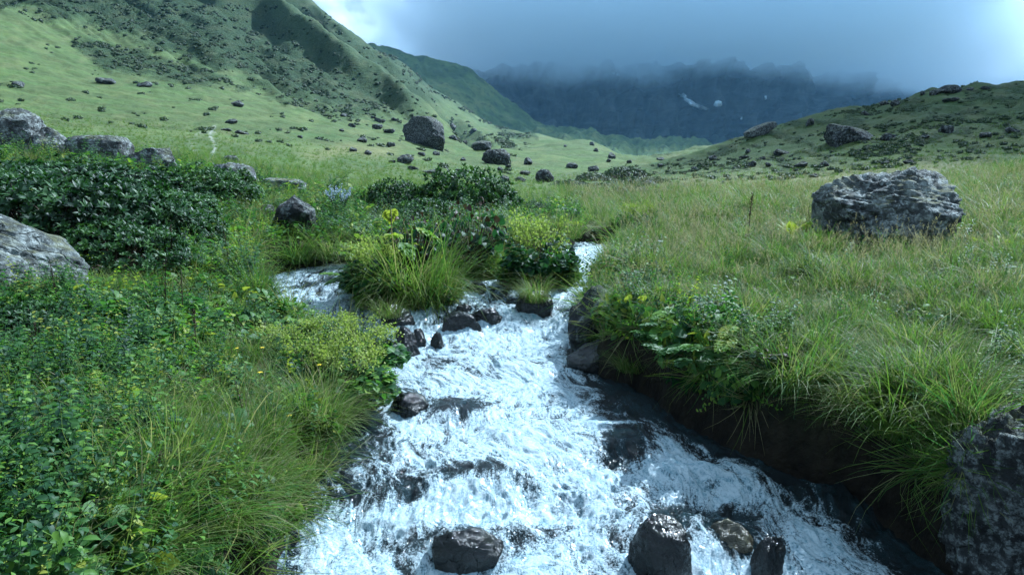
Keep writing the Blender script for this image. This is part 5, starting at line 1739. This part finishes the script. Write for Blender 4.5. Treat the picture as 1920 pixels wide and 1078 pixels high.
P = sample(rg, 34000, 0.02, 0.80, 2.6, 34, lambda x, y, r: (bank(x, y) < -0.12) & is_right(x, y) & clear_of(x, y) & (r < 0.75 + 0.5 * patch(x, y, .9, 5)))
mixed("meadow_grass", "fine green and straw coloured grass of the right meadow", P, C_TUFT, 6, 0.5, 0.9, 0.6, 0.16, [.26, .22, .18, .20, .06, .08])
P = sample(rg, 3400, 0.05, 0.80, 7, 30, lambda x, y, r: (bank(x, y) < -0.1) & is_right(x, y) & clear_of(x, y) & (r < 0.15 + dry_k(x, y) * (0.6 + patch(x, y, .5, 8))))
mixed("seeding_grass", "tall straw coloured seeding grass across the right meadow", P, C_SEED, 3, 0.55, 0.9, 0.2, 0.12)
P = sample(rg, 5200, 0.02, 0.80, 3.0, 20, lambda x, y, r: (bank(x, y) < -0.15) & is_right(x, y) & clear_of(x, y) & (r < 0.30 + 0.9 * patch(x, y, .8, 15)))
mixed("meadow_herbs", "small leafy herbs among the grass of the right meadow", P, C_HERB, 9, 0.5, 0.9, 0.5, 0.2, [.16, .25, .06, .18, .03, .12, .08, .10, .02])

P = sample(rg, 17000, -0.80, 0.12, 2.4, 22, lambda x, y, r: (bank(x, y) < -0.05) & ~is_right(x, y) & clear_of(x, y) & off_islet(x, y) & (r < 0.55 + 0.9 * patch(x, y, .8, 25)))
mixed("bank_herbs", "mixed leafy herbs covering the left bank", P, C_HERB, 9, 0.55, 1.05, 0.45, 0.25, [.16, .15, .17, .11, .09, .10, .09, .08, .05])
P = sample(rg, 12500, -0.80, 0.12, 2.4, 30, lambda x, y, r: (bank(x, y) < -0.05) & ~is_right(x, y) & clear_of(x, y) & off_islet(x, y) & (r < 0.60 - 0.7 * patch(x, y, .8, 25)))
mixed("bank_grass", "grass growing between the herbs of the left bank", P, C_TUFT, 6, 0.5, 0.95, 0.5, 0.2, [.2, .2, .2, .12, .16, .12])
# longer grass that hangs over both edges of the stream
P = sample(rg, 26000, -0.6, 0.80, 2.6, Y_TOP, lambda x, y, r: (bank(x, y) > -0.32) & (bank(x, y) < np.where(is_right(x, y), -0.09, -0.04)) & clear_of(x, y) & off_islet(x, y) & (r < np.where(is_right(x, y), 0.8, 0.45)))
P[:, 2] = np.maximum(P[:, 2], zw(P[:, 1]) + 0.12)
mixed("overhanging_grass", "long grass hanging over the stream banks", P, C_TUFT, 6, 0.7, 1.25, 0.95, 0.22, [.1, .1, .15, .1, .35, .2])

P = sample(rg, 9000, 0.05, 0.36, 5.5, 11, lambda x, y, r: (bank(x, y) > -0.8) & (bank(x, y) < -0.10) & is_right(x, y) & clear_of(x, y) & (r < 0.34 + 0.8 * patch(x, y, 1.6, 33)))
P[:, 2] = np.maximum(P[:, 2], zw(P[:, 1]) + 0.2)
mixed("edge_herbs", "broad leafy herbs hanging over the right bank", P, C_HERB, 9, 0.7, 1.15, 0.9, 0.3, [.2, .1, .22, .06, .16, .06, .08, .08, .04])
# far meadow: short turf out to the foot of the slopes
P = sample(rg, 24000, -0.80, 0.80, 18, 75, lambda x, y, r: clear_of(x, y) & (r < 0.7))
mixed("turf", "short turf of the far meadow and slopes", P, C_TUFT, 4, 0.32, 0.58, 0.6, 0.15)

# dwarf scrub on the hillside
jj = rg.integers(0, GX.shape[0] - 1, 520000); ii = rg.integers(22, GX.shape[1] - 23, 520000)
spot = sstep(0.30, 0.65, fbm2(PX / 40.0, PY / 14.0, 4, 171)) * 0.05 * (GY > 60) * (PY > 60)
wgt = np.maximum(scrub * sstep(-0.05, 0.30, fbm2(PX / 30.0, PY / 10.0, 3, 172)), spot * (PX < 1000)) * (PX > -150) * (PX < 1015) * (PY > -60) * (PY < 330)
keep = rg.uniform(0, 1, len(jj)) < wgt[jj, ii]
jj, ii = jj[keep][:64000], ii[keep][:64000]
P = np.stack([GX[jj, ii], GY[jj, ii], GZ[jj, ii]], 1) + rg.normal(0, 0.3, (len(jj), 3)) * np.array([1, 1, 0])
P[:, 2] = ground_z(P[:, 0], P[:, 1])
n = len(P)
rot = tilt_rot(P, 0.7, 0.1); rot[:, 2] = rg.uniform(0, 6.28, n)
scatter("hillside_scrub", P, rot, rg.uniform(0.3, 1.0, n) ** 1.4 * (0.36 + 0.0026 * P[:, 1]), rg.integers(0, 4, n), C_SCRUB, "dark dwarf scrub dotted over the left hillside")
P = sample(rg, 15000, 0.12, 0.80, 42, 112, lambda x, y, r: (r < 0.05 + 0.8 * sstep(0.25, .7, fbm2(x * .13, y * .09, 4, 181))))
n = len(P)
rot = tilt_rot(P, 0.7, 0.1); rot[:, 2] = rg.uniform(0, 6.28, n)
scatter("heath", P, rot, rg.uniform(0.10, 0.34, n), rg.integers(0, 4, n), C_SCRUB, "low dark heath on the right hill")
# grass on the islets
Pi = []
for c, a, b, h in ISL:
    n = 170; an = rg.uniform(0, 6.28, n); q = np.sqrt(rg.uniform(0, 1, n)) * 1.12
    Pi.append(np.stack([c.x + np.cos(an) * q * a, c.y + np.sin(an) * q * b], 1))
P = np.concatenate(Pi); P = np.concatenate([P, np.maximum(ground_z(P[:, 0], P[:, 1]), zw(P[:, 1]) + 0.08)[:, None]], 1)
mixed("islet_grass", "grass and herbs covering the islets in the stream", P, C_TUFT, 6, 0.6, 1.0, 0.9, 0.25)
n = len(P); P2 = P[::2]
mixed("islet_herbs", "leafy herbs covering the islets in the stream", P2, C_HERB, 6, 0.6, 1.0, 0.8, 0.3)

# ------------------------------------------------------------------ two walkers far off on the left slope
def walker(seed, coat):
    J = [(0, 0, .95), (0, 0, 1.18), (0, 0, 1.40), (0, 0, 1.50), (0, .02, 1.66), (0, .02, 1.76), (.19, 0, 1.40), (.25, .05, 1.13), (.23, .16, .90), (-.19, 0, 1.40), (-.26, -.04, 1.13), (-.25, -.02, .88),
         (.10, 0, .90), (.11, .10, .50), (.11, .04, .08), (.11, .17, .04), (-.10, 0, .90), (-.11, -.10, .50), (-.11, -.22, .10), (-.11, -.10, .04)]
    E = [(0, 1), (1, 2), (2, 3), (3, 4), (4, 5), (2, 6), (6, 7), (7, 8), (2, 9), (9, 10), (10, 11), (0, 12), (12, 13), (13, 14), (14, 15), (0, 16), (16, 17), (17, 18), (18, 19)]
    Rr = [.15, .15, .14, .06, .095, .07, .065, .05, .04, .065, .05, .04, .10, .075, .05, .045, .10, .075, .05, .045]
    me = bpy.data.meshes.new("person"); me.from_pydata(J, E, [])
    o = link("person", me)
    md = o.modifiers.new("skin", 'SKIN')
    for i, r in enumerate(Rr): me.skin_vertices[0].data[i].radius = (r, r)
    me.skin_vertices[0].data[0].use_root = True
    o.modifiers.new("smooth", 'SUBSURF').render_levels = 1
    m, nt, out = new_mat("hiking_clothes")
    sp = nt.node('ShaderNodeSeparateXYZ'); nt.put(sp.inputs[0], nt.coords('Object'))
    c = nt.mix(nt.smooth(sp.outputs[2], .90, .93), (0.012, 0.014, 0.020), coat)
    c = nt.mix(nt.smooth(sp.outputs[2], 1.50, 1.53), c, (0.20, 0.12, 0.08))
    c = nt.mix(nt.smooth(sp.outputs[2], 1.68, 1.70), c, (0.02, 0.015, 0.012))
    nt.l.new(nt.principled(Base_Color=c, Roughness=0.8), out.inputs[0])
    me.materials.append(m)
    return o


for px, coat, lab in ((928.5, (0.02, 0.022, 0.03), "left of two tiny distant hikers in dark clothes on the left meadow slope"), (932.5, (0.05, 0.02, 0.02), "right of two tiny distant hikers in dark clothes on the left meadow slope")):
    o = walker(1, coat)
    b = on_ground(px, 269.5, 60)
    o.location = b; o.rotation_euler = (0, 0, 0.6)
    tag(o, lab, "person", "two distant hikers")
